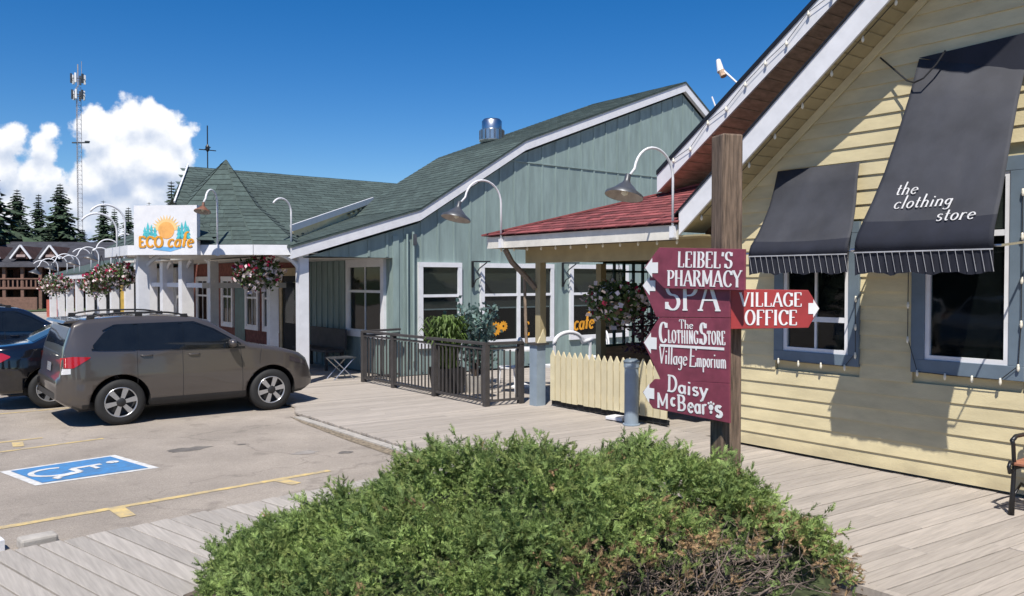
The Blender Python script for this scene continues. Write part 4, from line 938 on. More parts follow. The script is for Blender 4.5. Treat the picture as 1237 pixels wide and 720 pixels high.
# gooseneck lamps of the arcade
gooseneck((6.42, 15.06, 2.55), 'white gooseneck arm beside the turret porch post', .70, .98, (-.85, -.35), .018, shade=False)
gooseneck((5.25, 15.75, 2.55), 'white gooseneck lamp with rusty shade right of the white cafe sign', .62, 1.12, (-.75, -.75), .018, mshade=mat('rusty_shade', (.20, .085, .05), .6, .25, 8))
LAMPS = [((4.02, 18.1, 2.52), 1.0, .80, 'tallest nearer white arched lamp just left of the cafe sign, over the big flower basket'), ((4.00, 17.35, 2.52), .95, .92, 'white arched lamp whose pole is partly behind the left edge of the cafe sign'),
         ((6.3, 26.2, 2.4), .75, .95, 'white arched lamp low against the left edge of the cafe sign'), ((6.3, 28.0, 2.3), .95, .95, 'white arched lamp in the row, first one left of the tallest pair'), ((6.3, 29.2, 2.28), .9, .75, 'lower white arched lamp overlapping the first of the row'),
         ((6.3, 31.0, 2.26), .9, .85, 'middle white arched lamp of the distant row, right of its gap'), ((6.3, 32.2, 2.24), .9, .85, 'middle white arched lamp of the distant row, left of its twin'), ((6.3, 34.2, 2.2), .9, .70, 'white arched lamp over the right part of the far fascia'),
         ((6.3, 35.2, 2.2), .9, .78, 'white arched lamp over the middle of the far fascia'), ((6.3, 36.6, 2.18), .9, .74, 'white arched lamp over the left part of the far fascia'), ((6.3, 38.6, 2.15), .95, .72, 'second last white arched lamp of the row, in front of the lodge'), ((6.3, 40.5, 2.1), .95, .72, 'last and smallest white arched lamp of the row, in front of the lodge')]
for i, (p, rc, h, lab) in enumerate(LAMPS): gooseneck(p, lab, rc, h, (-1, -.05), .020, shade=i in (3, 5, 8, 10))
# cafe sign on the diagonal turret face
sg = thing('cafe_sign', 'white box sign with orange sun, teal trees and cafe lettering above the turret porch', 'sign')
va, vb_ = Vector((3.87, 16.93, 0)), Vector((5.12, 15.74, 0)); su = (vb_ - va).normalized(); snn = Vector((su.y, -su.x, 0))   # outward normal
if snn.dot(Vector((-1, -1, 0))) < 0: snn = -snn
sg.location = (va + vb_) / 2 + snn * .05 + Vector((0, 0, 2.47)); so_ = Vector((0, 0, 0)); sw = 1.24; shh = .93
b = MB(); b.frame(-su * sw / 2, su * sw, snn * -.13, (0, 0, shh)); b.build('box', m_white, sg)
U = Vector((0, 0, 1)); fz = snn * .004
def sgp(name, m, P, lift): b = MB(); b.add([su * p[0] + U * p[1] + snn * lift for p in P], [tuple(range(len(P)))]); return b.build(name, m, sg)
m_sun = mat('sun_orange', (.85, .42, .12), .6); m_suny = mat('sun_yellow', (.86, .58, .25), .6); m_teal = mat('teal_print', (.08, .50, .55), .6); m_sky = mat('lake_blue', (.15, .42, .72), .6)
ray_ = []
for k in range(28):
    a = PI * k / 27; r = .30 if k % 2 else .2; ray_.append((.02 + r * math.cos(a), .46 + r * math.sin(a)))
sgp('sun_rays', m_suny, ray_, .003)
sgp('sun_disc', m_sun, [(.02 + .16 * math.cos(2 * PI * k / 20), .46 + .16 * math.sin(2 * PI * k / 20)) for k in range(20)], .005)
for x_, h in ((-.40, .22), (-.34, .30), (-.27, .26), (-.20, .22), (.27, .24), (.33, .30), (.40, .33), (.45, .24)):
    for k in range(3): sgp('printed_tree', m_teal, [(x_ - .06 + k * .012, .30 + h * k / 3.2), (x_ + .06 - k * .012, .30 + h * k / 3.2), (x_, .30 + h * (k + 1.4) / 3.2)], .006 + k * .001)
sgp('printed_lake', m_sky, [(-.25, .10), (.1, .06), (.3, .12), (.42, .19), (.1, .14), (-.1, .16)], .004)
text_on(sg, 'ECO', .19, -su * .53 + U * .15 + snn * .008, su, U, m_orange, wide=1.25, thick=.26, thin=.16, serif=.03)
text_on(sg, 'cafe', .28, su * .04 + U * .15 + snn * .008, su, U, m_orange, wide=.92, thick=.17, thin=.10, serif=0, slant=.2)

# ------------------------------------------------------------------ foliage helpers
def foliage(name, m, parent, N_, posf, size, seed=1, blades=1, up=.3, kind=None, aspect=.5):
    rs = np.random.RandomState(seed); V = []; Fc = []
    for i in range(N_):
        p = posf(rs)
        if p is None: continue
        d = rs.normal(size=3); d[2] = abs(d[2]) * .5 + up; d /= np.linalg.norm(d); s = np.cross(d, rs.normal(size=3)); s /= np.linalg.norm(s) + 1e-6
        L_ = size * rs.uniform(.6, 1.3); w = L_ * aspect / 2; p = np.array(p); k = len(V)
        V += [tuple(p - s * w * .3), tuple(p + d * L_ * .5 - s * w), tuple(p + d * L_), tuple(p + d * L_ * .5 + s * w)]; Fc.append((k, k + 1, k + 2, k + 3))
    b = MB(); b.add(V, Fc); return b.build(name, m, parent, kind=kind)
def basket(loc, label, r=.36, n=420, whites=.45, reds=.35, group='hanging flower baskets'):
    root = thing('flower_basket', label, 'flower basket', loc, group=group)
    def pos(k0=0, k1=1.):
        def f(rs):
            d = rs.normal(size=3); d /= np.linalg.norm(d); q = d * r * (rs.uniform(.5, 1.1) ** .5) * np.array([1.05, 1.05, .62]) * (1 + .16 * math.sin(3 * math.atan2(d[1], d[0]) + loc[1])); q[2] -= max(0, -d[2]) * r * .35 * rs.uniform(0, 1); return q
        return f
    foliage('leaves', m_leaf, root, n * 2, pos(), r * .22, 1, aspect=.7, kind='stuff')
    foliage('white_flowers', m_pinkpet, root, int(n * whites * 1.5), lambda rs: pos()(rs) * 1.10, r * .20, 2, aspect=1.1, kind='stuff')
    foliage('red_flowers', m_redpet, root, int(n * reds * .8), lambda rs: (lambda q: q * 1.10 + np.array([0, 0, .1 * r]))(pos()(rs)), r * .19, 3, aspect=1.1, kind='stuff')
    b = MB(); b.lathe([(.001, -r * .55), (r * .45, -r * .45), (r * .6, 0)], n=14); b.build('pot', m_wood, root, smooth=True)
    b = MB()
    for k in range(3): a = 2 * PI * k / 3; b.tube([(r * .55 * math.cos(a), r * .55 * math.sin(a), 0), (0, 0, r * 1.6)], .006, 4)
    b.build('hanger', m_black, root); return root
basket((6.0, 15.75, 2.13), 'basket of red and white flowers hanging under the turret eave, right of the cafe sign', .40)
basket((4.0, 17.95, 2.10), 'large red and white flower basket hanging just left of the cafe sign', .32, n=460, reds=.32, whites=.40)
basket((4.3, 20.9, 2.02), 'red flower basket behind the large one, left of the cafe sign', .34, n=380, reds=.5, whites=.25)
basket((4.9, 24.2, 1.85), 'darker flower basket low at the far left end of the basket row', .36, n=300, reds=.3, whites=.25)
basket((5.2, 32.5, 1.85), 'smallest far flower basket in front of the lodge', .45, n=300, reds=.3)
basket((8.80, 8.72, 1.68), 'shaded flower basket hanging under the cream canopy behind the maroon sign', .40, n=520, whites=.30, reds=.10)
def trailing():
    root = thing('trailing_plant', 'dark red trailing foliage hanging under the canopy behind the bollard', 'plant', (9.05, 8.35, 1.2))
    foliage('leaves', mat('plum_leaf', (.06, .015, .025), .7, .3, 10, island=.4), root, 500, lambda rs: (rs.normal(0, .12), rs.normal(0, .16), rs.uniform(-.3, .3)), .08, 5)
    b = MB(); b.tube([(0, 0, .2), (0, 0, 1.3)], .006, 4); b.build('cord', m_black, root)
trailing()
# railing around the terrace
ra = thing('terrace_railing', 'brown wooden terrace railing with thin balusters in front of the green wall', 'railing', (7.72, 10.55, 0)); RO = Vector((7.72, 10.55, 0))
def rail_run(p0, p1, n):
    p0, p1 = Vector((*p0, 0)) - RO, Vector((*p1, 0)) - RO; d = p1 - p0
    for z_, h, w in ((.99, .04, .09), (.91, .035, .04), (.08, .035, .04)): b = MB(); b.beam(p0 + Vector((0, 0, z_)), p1 + Vector((0, 0, z_)), w, h); b.build('rail', m_rail, ra)
    src = None
    for i in range(1, n):
        p = p0 + d * i / n
        if src is None: b = MB(); b.cbox((0, 0, .49), (.021, .021, .78), math.atan2(d.y, d.x)); src = b.build('baluster', m_rail, ra); src.location = p
        else: share(src, 'baluster', p, ra)
rail_run((7.70, 10.52), (7.68, 14.55), 36); rail_run((7.70, 10.52), (8.36, 10.44), 6); rail_run((7.68, 14.55), (8.60, 14.75), 8)
for x_, y_ in ((7.70, 10.52), (7.69, 12.0), (7.69, 13.4), (7.68, 14.55), (8.34, 10.45)):
    b = MB(); b.cbox(Vector((x_, y_, .5)) - RO, (.085, .085, 1.0)); b.build('post', m_rail, ra)
# plants on the terrace
pl = thing('planter', 'large dark square planter with bright bushy green plant behind the railing', 'planter', (8.12, 12.25, 0))
b = MB(); b.lathe([(.001, .02), (.30, .02), (.36, .45), (.33, .45), (.30, .38), (.001, .38)], n=4, ax=(.8, .6, 0), ay=(-.6, .8, 0)); b.build('pot', m_plast, pl)
b = MB(); rs = np.random.RandomState(4)
for i in range(420):
    a = rs.uniform(0, 6.28); sp = rs.uniform(.05, .42); h = rs.uniform(.55, .98); q0 = Vector((rs.normal(0, .07), rs.normal(0, .07), .4)); q1 = q0 + Vector((math.cos(a) * sp * .6, math.sin(a) * sp * .6, h * .75)); q2 = q0 + Vector((math.cos(a) * sp, math.sin(a) * sp, h)); q3 = q2 + Vector((math.cos(a) * .09, math.sin(a) * .09, -.1)); s = Vector((-math.sin(a), math.cos(a), 0)) * .016
    b.add([q0 - s, q0 + s, q1 + s, q1 - s, q2 + s, q2 - s, q3], [(0, 1, 2, 3), (3, 2, 4, 5), (5, 4, 6)])
b.build('leaves', m_grass, pl)
eu = thing('potted_shrub', 'blue green leafy shrub in a pot behind the corner of the railing', 'potted plant', (8.55, 12.0, 0))
b = MB(); b.lathe([(.001, .0), (.16, .0), (.2, .3), (.17, .3), (.001, .26)], n=14); b.build('pot', m_concrete, eu)
b = MB()
for k in range(7): a = k * .9; b.tube([(0, 0, .25), (.12 * math.cos(a), .12 * math.sin(a), .8), (.28 * math.cos(a), .28 * math.sin(a), 1.35 + .05 * k % .2)], .010, 5)
b.build('stem', m_bark, eu)
def epos(rs):
    k = rs.randint(7); a = k * .9; f = rs.uniform(.25, 1.1); q = np.array([.28 * f * math.cos(a), .28 * f * math.sin(a), .3 + 1.1 * f]); return q + rs.normal(0, .075, 3)
foliage('leaves', m_euc, eu, 620, epos, .10, 6, aspect=.75)
sh2 = thing('potted_shrub', 'second blue green shrub below the wide window, between planter and railing corner', 'potted plant', (9.3, 12.9, 0))
b = MB(); b.lathe([(.001, .0), (.15, .0), (.19, .3), (.16, .3), (.001, .26)], n=14); b.build('pot', m_plast, sh2)
foliage('leaves', m_euc, sh2, 500, lambda rs: (rs.normal(0, .14), rs.normal(0, .14), rs.uniform(.3, 1.15)), .10, 7, aspect=.7)
# white iron chairs and table inside
def iron_chair(loc, rz, label):
    r_ = thing('garden_chair', label, 'chair', loc, rz, 'white garden chairs on the terrace')
    b = MB(); b.lathe([(.001, .44), (.21, .44), (.21, .46), (.001, .46)], n=18); b.build('seat', m_white, r_)
    for k in range(4): a = PI / 4 + k * PI / 2; b = MB(); b.tube([(.17 * math.cos(a), .17 * math.sin(a), .44), (.23 * math.cos(a), .23 * math.sin(a), 0)], .014, 6); b.build('leg', m_white, r_)
    b = MB(); P = [(-.2, .2 * math.cos(R(t)) * 1.15, .55 + .42 * math.sin(R(t))) for t in range(0, 181, 15)]
    b.tube([(-.19, .21, .44)] + P + [(-.19, -.21, .44)], .022, 6); b.build('backrest', m_white, r_, smooth=True)
    b = MB(); P = [(-.2, .11 * math.cos(R(t)), .60 + .24 * math.sin(R(t))) for t in range(0, 361, 20)]; b.tube(P, .012, 6); b.build('scroll', m_white, r_)
    return r_
iron_chair((9.0, 11.6, 0), 2.2, 'white scrolled garden chair left of the bigger white arch, inside the terrace')
iron_chair((11.6, 12.1, 0), 2.7, 'white scrolled garden chair farthest right, beyond the arched bench')
iron_chair((8.9, 13.3, 0), .6, 'white scrolled garden chair farthest back, close to the green wall')
tb = thing('garden_table', 'white round table on the terrace seen through the railing', 'table', (9.6, 12.0, 0))
b = MB(); b.lathe([(.001, .70), (.38, .70), (.38, .73), (.001, .73)], n=22); b.build('tabletop', m_white, tb)
b = MB(); b.lathe([(.03, .70), (.025, .1), (.2, .02), (.2, 0)], n=12); b.build('pedestal', m_white, tb)
sw_ = thing('white_arch_bench', 'white bench with curved arch back showing above the picket fence', 'bench', (10.55, 11.75, -.08))
b = MB(); b.tube([(-.34, 0, .90)] + [(.36 * -math.cos(R(t)), 0, .88 + .20 * math.sin(R(t))) for t in range(0, 181, 15)] + [(.5, 0, .90), (.62, 0, .93)], .04, 8); b.build('backrest', m_white, sw_, smooth=True)
b = MB(); b.box(-.4, .6, -.02, .38, .42, .46); b.build('seat', m_white, sw_)
for x_ in (-.36, .56):
    for y_ in (.0, .34): b = MB(); b.box(x_ - .02, x_ + .02, y_ - .02, y_ + .02, 0, .42 if y_ else .9); b.build('leg', m_white, sw_)
# folding table in the porch
ft = thing('folding_table', 'small grey folding table with crossed legs in the porch shade', 'table', (7.55, 15.3, 0))
b = MB(); b.box(-.25, .25, -.2, .2, .42, .44); b.build('tabletop', m_galv, ft)
for y_ in (-.17, .17):
    b = MB(); b.tube([(-.22, y_, 0), (.22, y_, .42)], .011, 6); b.build('leg', m_steel, ft)
    b = MB(); b.tube([(.22, y_, 0), (-.22, y_, .42)], .011, 6); b.build('leg', m_steel, ft)
pb = thing('porch_bench', 'dark wooden bench against the porch wall in shade', 'bench', (8.15, 17.6, 0))
b = MB(); b.box(-.25, .2, -.9, .9, .40, .45); b.build('seat', m_rail, pb)
b = MB(); b.box(.2, .25, -.9, .9, .45, .9); b.build('backrest', m_rail, pb)
for x_ in (-.2, .18):
    for y_ in (-.8, .8): b = MB(); b.box(x_ - .03, x_ + .03, y_ - .03, y_ + .03, 0, .40); b.build('leg', m_rail, pb)

# ------------------------------------------------------------------ SIGN POST
SPX, SPY = 5.00, 3.835
sp = thing('sign_post', 'tall weathered wooden post carrying maroon and red arrow boards', 'sign post', (SPX, SPY, 0))
b = MB(); b.cbox((0, 0, 1.40), (.168, .168, 3.32), R(-22)); b.build('post', m_post, sp, bevel=.014)
KS = .773
def board(label, pts, xo, m, texts, arrow, facing='x', name='arrow_board', th=.02):
    """outline pts (s, z): s to the right as seen from the front"""
    loc = Vector((4.838 + xo, 3.848, 0)) if facing == 'x' else Vector((4.840, 3.705, 0))
    r_ = thing(name, label, 'sign', loc, group='arrow boards on the wooden post')
    ux, nn = (Vector((0, -1, 0)), Vector((-1, 0, 0))) if facing == 'x' else (Vector((.80, -.60, 0)), Vector((-.60, -.80, 0)))
    Q = lambda s_, z_: ux * s_ * KS + Vector((0, 0, 2 + (z_ - 2) * KS))
    b = MB(); b.prism([Q(*p) for p in pts], nn * -th); b.build('board', m, r_, bevel=.003)
    for s, hgt, (s0, z0), (s1, z1), kw in texts:
        w = text_mesh(s, 1, **kw)[2]; a, c = Q(s0, z0), Q(s1, z1); L_ = (c - a).length; size = hgt * KS; kw = dict(kw)
        kw['wide'] = kw.get('wide', 1) * L_ / (w * size)
        text_on(r_, s, size, a + nn * .001, c - a, Vector((0, 0, 1)) - (c - a).normalized() * (c - a).normalized().z, m_letter, depth=.0025, **kw)
    if arrow: b = MB(); b.prism([Q(*p) + nn * .001 for p in arrow], nn * .003); b.build('arrow', m_letter, r_)
    return r_
def larrow(s0, z0, l=.17, h=.19): return [(s0, z0), (s0 + l * .55, z0 + h * .5), (s0 + l * .55, z0 + h * .28), (s0 + l, z0 + h * .28), (s0 + l, z0 - h * .28), (s0 + l * .55, z0 - h * .28), (s0 + l * .55, z0 - h * .5)]
SERIF = dict(thick=.17, thin=.055, serif=.10, track=.05)
board("maroon arrow board reading LEIBEL'S PHARMACY, topmost on the post", [(-.60, 2.32), (.415, 2.275), (.415, 1.905), (-.53, 1.915), (-.80, 2.12)], -.04, m_maroon,
      [("LEIBEL'S", .145, (-.36, 2.125), (.29, 2.105), SERIF), ('PHARMACY', .145, (-.49, 1.945), (.395, 1.935), SERIF)], larrow(-.78, 2.12))
board('maroon arrow board reading SPA, directly below the topmost board', [(-.66, 2.10), (.215, 2.08), (.215, 1.65), (-.68, 1.625), (-.87, 1.94)], 0, m_maroon,
      [('SPA', .29, (-.56, 1.705), (.12, 1.715), dict(thick=.15, thin=.05, serif=.09, track=.03))], larrow(-.86, 1.94))
cb = board('maroon arrow board reading The Clothing Store and Village Emporium', [(-.64, 1.622), (.215, 1.645), (.215, 1.045), (-.62, 1.0), (-.855, 1.36)], 0, m_maroon,
      [('The', .085, (-.38, 1.525), (-.20, 1.53), dict(thick=.13, thin=.06, serif=.05)),
       ('C', .20, (-.635, 1.375), (-.53, 1.376), SERIF), ('lothing', .17, (-.52, 1.377), (-.16, 1.386), dict(smallcaps=True, thick=.10, thin=.04, serif=.06, track=.05)), ('S', .20, (-.12, 1.388), (-.04, 1.39), SERIF), ('tore', .17, (-.035, 1.39), (.165, 1.398), dict(smallcaps=True, thick=.10, thin=.04, serif=.06, track=.05)),
       ('Village', .17, (-.64, 1.165), (-.29, 1.170), dict(thick=.09, thin=.04, serif=.03, slant=.05)), ('E', .19, (-.26, 1.165), (-.16, 1.17), dict(thick=.09, thin=.05, serif=.02, slant=.1)), ('mporium', .16, (-.16, 1.17), (.17, 1.18), dict(thick=.08, thin=.04, serif=.03))], larrow(-.84, 1.36, .17, .21))
b = MB(); q = [Vector((-.0012, -s_ * KS, 2 + (z_ - 2) * KS)) for s_, z_ in ((-.626, 1.333), (.16, 1.347), (.16, 1.372), (-.626, 1.358))]; b.prism(q, (-.003, 0, 0)); b.build('underline', m_letter, cb)
cb = board("maroon arrow board reading Daisy McBear's, lowest on the post", [(-.70, 1.0), (.215, 1.043), (.222, .678), (-.72, .70), (-.865, .85)], 0, m_maroon,
      [('Daisy', .155, (-.53, .90), (.0, .888), dict(thick=.17, thin=.10, serif=.07, track=.08)), ('M', .14, (-.665, .722), (-.50, .725), dict(thick=.17, thin=.09, serif=.06)), ('c', .15, (-.48, .76), (-.42, .76), dict(thick=.2, thin=.12, serif=0)),
       ('B', .145, (-.40, .725), (-.28, .73), dict(thick=.18, thin=.10, serif=.06)), ('ear', .18, (-.265, .72), (-.03, .728), dict(thick=.14, thin=.09, serif=.04, track=.07)), ('s', .20, (.06, .722), (.15, .722), dict(thick=.2, thin=.12, serif=.03))], larrow(-.85, .85, .15, .19))
b = MB(); c0 = Vector((-.004, -.015 * KS, 2 + (.80 - 2) * KS)); 
for dx, dz, r in ((0, 0, .022), (-.022, .028, .009), (0, .036, .009), (.022, .028, .009), (.0, -.035, .012)): b.lathe([(.0001, .002), (r, .0015), (r, 0)], c0 + Vector((0, dx, dz)), 10, (0, 1, 0), (0, 0, 1), (-1, 0, 0))
b.build('paw_print', m_letter, cb)
board('red arrow board reading VILLAGE OFFICE, pointing right', [(.036, 1.915), (.755, 1.905), (.86, 1.735), (.758, 1.556), (.038, 1.545)], 0, m_red,
      [('VILLAGE', .125, (.115, 1.755), (.70, 1.755), SERIF), ('OFFICE', .135, (.165, 1.585), (.655, 1.583), SERIF)], [(.855, 1.735), (.80, 1.82), (.80, 1.785), (.755, 1.785), (.755, 1.685), (.80, 1.685), (.80, 1.65)], facing='c', name='arrow_board')

# ------------------------------------------------------------------ JUNIPER
def juniper():
    cx, cy = 3.48, 4.29
    root = thing('juniper_bush', 'big spreading juniper shrub in front with bare brown twigs at its right edge', 'shrub', (cx, cy, 0))
    A = R(-38); ca, sa = math.cos(A), math.sin(A)      # long axis runs across the view
    RX, RY, H = 2.14, 1.40, .79
    rs = np.random.RandomState(11)
    bumps = [(rs.uniform(-1, 1), rs.uniform(-1, 1), rs.uniform(.06, .15), rs.uniform(.5, 1.5)) for _ in range(170)]
    def hgt(u, v):
        r = math.hypot(u, v)
        h = H * max(0, 1 - r ** 2.5) ** .60 * (1 - .34 * max(0, -u)) * (1 - .02 * max(0, u))
        k = 0
        for bu, bv, br, ba in bumps:
            d = ((u - bu) ** 2 + (v - bv) ** 2 * .5) / br ** 2
            if d < 4: k += ba * math.exp(-d * 1.4)
        return h * (.62 + .30 * min(1.9, k)) - .02
    def W(u, v, z): return Vector((u * RX * ca - v * RY * sa, u * RX * sa + v * RY * ca, z))
    V = []; Fc = []; MI = []
    def spray(p, d, L_, mi):
        d = d.normalized(); side = d.cross(Vector(rs.normal(size=3))).normalized(); nrm = side.cross(d)
        for j in range(4):
            f = (j + .5) / 4; c = p + d * L_ * f; bl = L_ * (.52 - .24 * f)
            for sgn in (-1, 1):
                t = (d * .95 + side * sgn * .62 + nrm * rs.uniform(-.4, .4)).normalized(); s = t.cross(nrm).normalized() * bl * .19
                k = len(V); V.extend([c - s, c + s, c + t * bl]); Fc.append((k, k + 1, k + 2)); MI.append(mi)
        k = len(V); s = side * L_ * .045; V.extend([p - s, p + s, p + d * L_ * 1.15]); Fc.append((k, k + 1, k + 2)); MI.append(mi)
    def plume(p, d, L_, mi, n=7):
        d = d.normalized()
        for j in range(n):
            f = j / (n - 1); q = p + d * L_ * f - Vector((0, 0, .10 * L_ * f * f))
            spr = 1.05 - .45 * f
            spray(q, d + Vector(rs.normal(size=3)) * spr, L_ * (.52 - .18 * f), mi)
    cnt = 0
    while cnt < 9500:
        u, v = rs.uniform(-1.02, 1.02), rs.uniform(-1.02, 1.02); r = math.hypot(u, v)
        if r > 1.0: continue
        h = hgt(u, v)
        z = max(.02, h * (1 - min(.8, abs(rs.normal(0, .15)))))
        e = .06; gx = (hgt(u + e, v) - hgt(u - e, v)) / (2 * e * RX); gy = (hgt(u, v + e) - hgt(u, v - e)) / (2 * e * RY)
        nl = Vector((-gx, -gy, 1)); nl = Vector((nl.x * ca - nl.y * sa, nl.x * sa + nl.y * ca, nl.z)).normalized()
        outw = W(u, v, 0); outw = outw.normalized() if outw.length > .01 else Vector((0, 0, 1))
        p = W(u, v, z)
        edge = u > .22 and v < -.18
        bare = edge and z < .40 + .12 * rs.rand() + .1 * max(0, u)
        if bare and rs.rand() < .90: continue
        brown = (u > .08 and v < -.08 and z < .54 and rs.rand() < .5) or rs.rand() < .012
        d = nl * .45 + outw * .50 + Vector(rs.normal(size=3)) * .50 + Vector((0, 0, .35))
        plume(p - nl * .03, d, rs.uniform(.06, .125), 1 if brown else (2 if z > h * .93 and rs.rand() < .45 else 0), 7 + rs.randint(3)); cnt += 1
    for i in range(230):      # leaders that break the outline
        a = rs.uniform(0, 2 * PI); rr = rs.uniform(.2, 1.0) ** .6; u, v = rr * math.cos(a), rr * math.sin(a)
        if u > .3 and v < -.45: continue
        p = W(u * .97, v * .97, max(.05, hgt(u * .97, v * .97) - .03)); outw = Vector((p.x, p.y, 0)).normalized()
        d = (outw * rs.uniform(.3, 1.0) + Vector((0, 0, rs.uniform(.5, 1.1))) + Vector(rs.normal(size=3)) * .22)
        plume(p, d, rs.uniform(.11, .20), 0, 9)
    me = bpy.data.meshes.new('foliage'); me.from_pydata([tuple(x) for x in V], [], Fc); me.materials.append(m_jun); me.materials.append(m_junb); me.materials.append(m_junt)
    me.polygons.foreach_set('material_index', MI); o = bpy.data.objects.new('foliage', me); COL.objects.link(o); o.parent = root
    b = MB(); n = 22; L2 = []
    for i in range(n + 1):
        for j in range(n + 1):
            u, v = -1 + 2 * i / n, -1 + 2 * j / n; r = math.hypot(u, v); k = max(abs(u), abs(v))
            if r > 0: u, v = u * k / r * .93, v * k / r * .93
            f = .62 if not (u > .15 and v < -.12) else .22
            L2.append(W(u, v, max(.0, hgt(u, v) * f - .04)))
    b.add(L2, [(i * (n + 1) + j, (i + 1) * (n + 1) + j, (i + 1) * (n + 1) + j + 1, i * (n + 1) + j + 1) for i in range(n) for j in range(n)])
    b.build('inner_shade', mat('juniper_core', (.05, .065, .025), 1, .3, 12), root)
    b = MB()
    for i in range(330):
        u = rs.uniform(.12, .98); v = rs.uniform(-.98, -.08)
        if math.hypot(u, v) > 1.0: continue
        p = W(u * .8, v * .8, rs.uniform(.0, .22)); outw = Vector((rs.normal(.35, .9), rs.normal(-.5, .7), 0)).normalized(); P = [p]; d = (outw + Vector((0, 0, rs.uniform(.0, .8)))).normalized()
        n = rs.randint(5, 9)
        for j in range(n): d = (d + Vector(rs.normal(size=3)) * .35 + Vector((0, 0, -.03))).normalized(); q = P[-1] + d * .065; q.z = max(.0, min(q.z, .46)); P.append(q)
        r0 = rs.uniform(.003, .010); b.tube(P, [r0 * (1 - .8 * j / n) for j in range(len(P))], 5)
        for j in range(1, len(P) - 1, 2):
            d2 = Vector(rs.normal(size=3)).normalized(); b.tube([P[j], P[j] + d2 * .05, P[j] + d2 * .09 + Vector((0, 0, .02))], [.003, .0025, .001], 4)
    for i in range(9):
        a = rs.uniform(-2.4, .5); b.tube([W(.1, -.1, 0), W(.3 * math.cos(a) + .15, .35 * math.sin(a), .12), W(.62 * math.cos(a) + .2, .6 * math.sin(a), .16 + .1 * rs.rand())], [.04, .028, .015], 7)
    b.build('branches', m_twig, root, smooth=True)
juniper()

# ------------------------------------------------------------------ BENCH at the right edge
bn = thing('park_bench', 'bench with black iron end and reddish wood seat by the yellow wall', 'bench', (7.85, 2.1, 0))
def bench_end(y):
    b = MB(); P = [(-.20, y, 0), (-.175, y, .20), (-.15, y, .42), (-.175, y, .60), (-.20, y, .64)]
    b.tube(P, [.026, .02, .018, .018, .02], 8); b.tube([(-.20, y, .635), (-.12, y, .665), (.05, y, .66), (.18, y, .62)], .019, 8)
    b.tube([(-.16, y, .43), (-.23, y, .455), (-.26, y, .42), (-.24, y, .37), (-.20, y, .38)], .017, 8); b.tube([(-.16, y, .40), (.2, y, .38)], .02, 8)
    b.tube([(.24, y, 0), (.20, y, .2), (.2, y, .42), (.28, y, .86)], .022, 8); b.tube([(-.17, y, .15), (0, y, .24), (.2, y, .15)], .012, 6)
    return b.build('end_frame', m_black, bn, smooth=True)
bench_end(.80); bench_end(-.80)
m_slat = mat('red_brown_slat', (.36, .15, .09), .5, .15, 6, stretch=(8, 1, 1), rnd=.1)
for k in range(5): b = MB(); b.box(-.19 + k * .082, -.19 + k * .082 + .066, -.82, .82, .425, .447); b.build('seat_slat', m_slat, bn, bevel=.004)
for k in range(4): z_ = .53 + k * .088; b = MB(); b.frame((.205 + .042 * k * .9, -.82, z_), (0, 1.64, 0), (.018, 0, .066), (.018, 0, -.004)); b.build('back_slat', m_slat, bn)

# ------------------------------------------------------------------ VEHICLES
class Car:
    def __init__(s, L_, Wd, top, bot, tumble, zside): s.L, s.W, s.top, s.bot, s.tumble, s.zs = L_, Wd, top, bot, tumble, zside
    def plan(s, x):
        e = .42; k = 1
        if x < e: k -= .17 * ((e - x) / e) ** 2.6
        if x > s.L - e * 1.5: k -= .24 * ((x - s.L + e * 1.5) / (e * 1.5)) ** 2.4
        return k
    def half(s, x, z): return s.W / 2 * s.plan(x) * interp(z, s.zs)
    def zt(s, x): return interp(x, s.top)
    def zb(s, x): return interp(x, s.bot)
    def y(s, x, z, r=.07):
        zt = s.zt(x); h = s.half(x, min(z, zt))
        if z > zt - r: k = min(1, (z - (zt - r)) / r); h -= r * (1 - math.sqrt(max(0, 1 - k * k)))
        return h
    def section(s, x, n=22):
        zt, zb = s.zt(x), s.zb(x); r = min(.07, (zt - zb) * .4); P = [(0, zb), (s.half(x, zb) * .9, zb)]
        for i in range(n):
            z = zb + .04 + (zt - r - zb - .04) * i / (n - 1); P.append((s.half(x, z), z))
        for i in range(1, 6):
            a = PI / 2 * i / 5; P.append((s.half(x, zt - r + r * math.sin(a)) - r * (1 - math.cos(a)), zt - r + r * math.sin(a)))
        h = P[-1][0]; crown = .012
        P.append((h * .66, zt + crown * .6)); P.append((h * .33, zt + crown)); P.append((0, zt + crown * 1.1)); return P
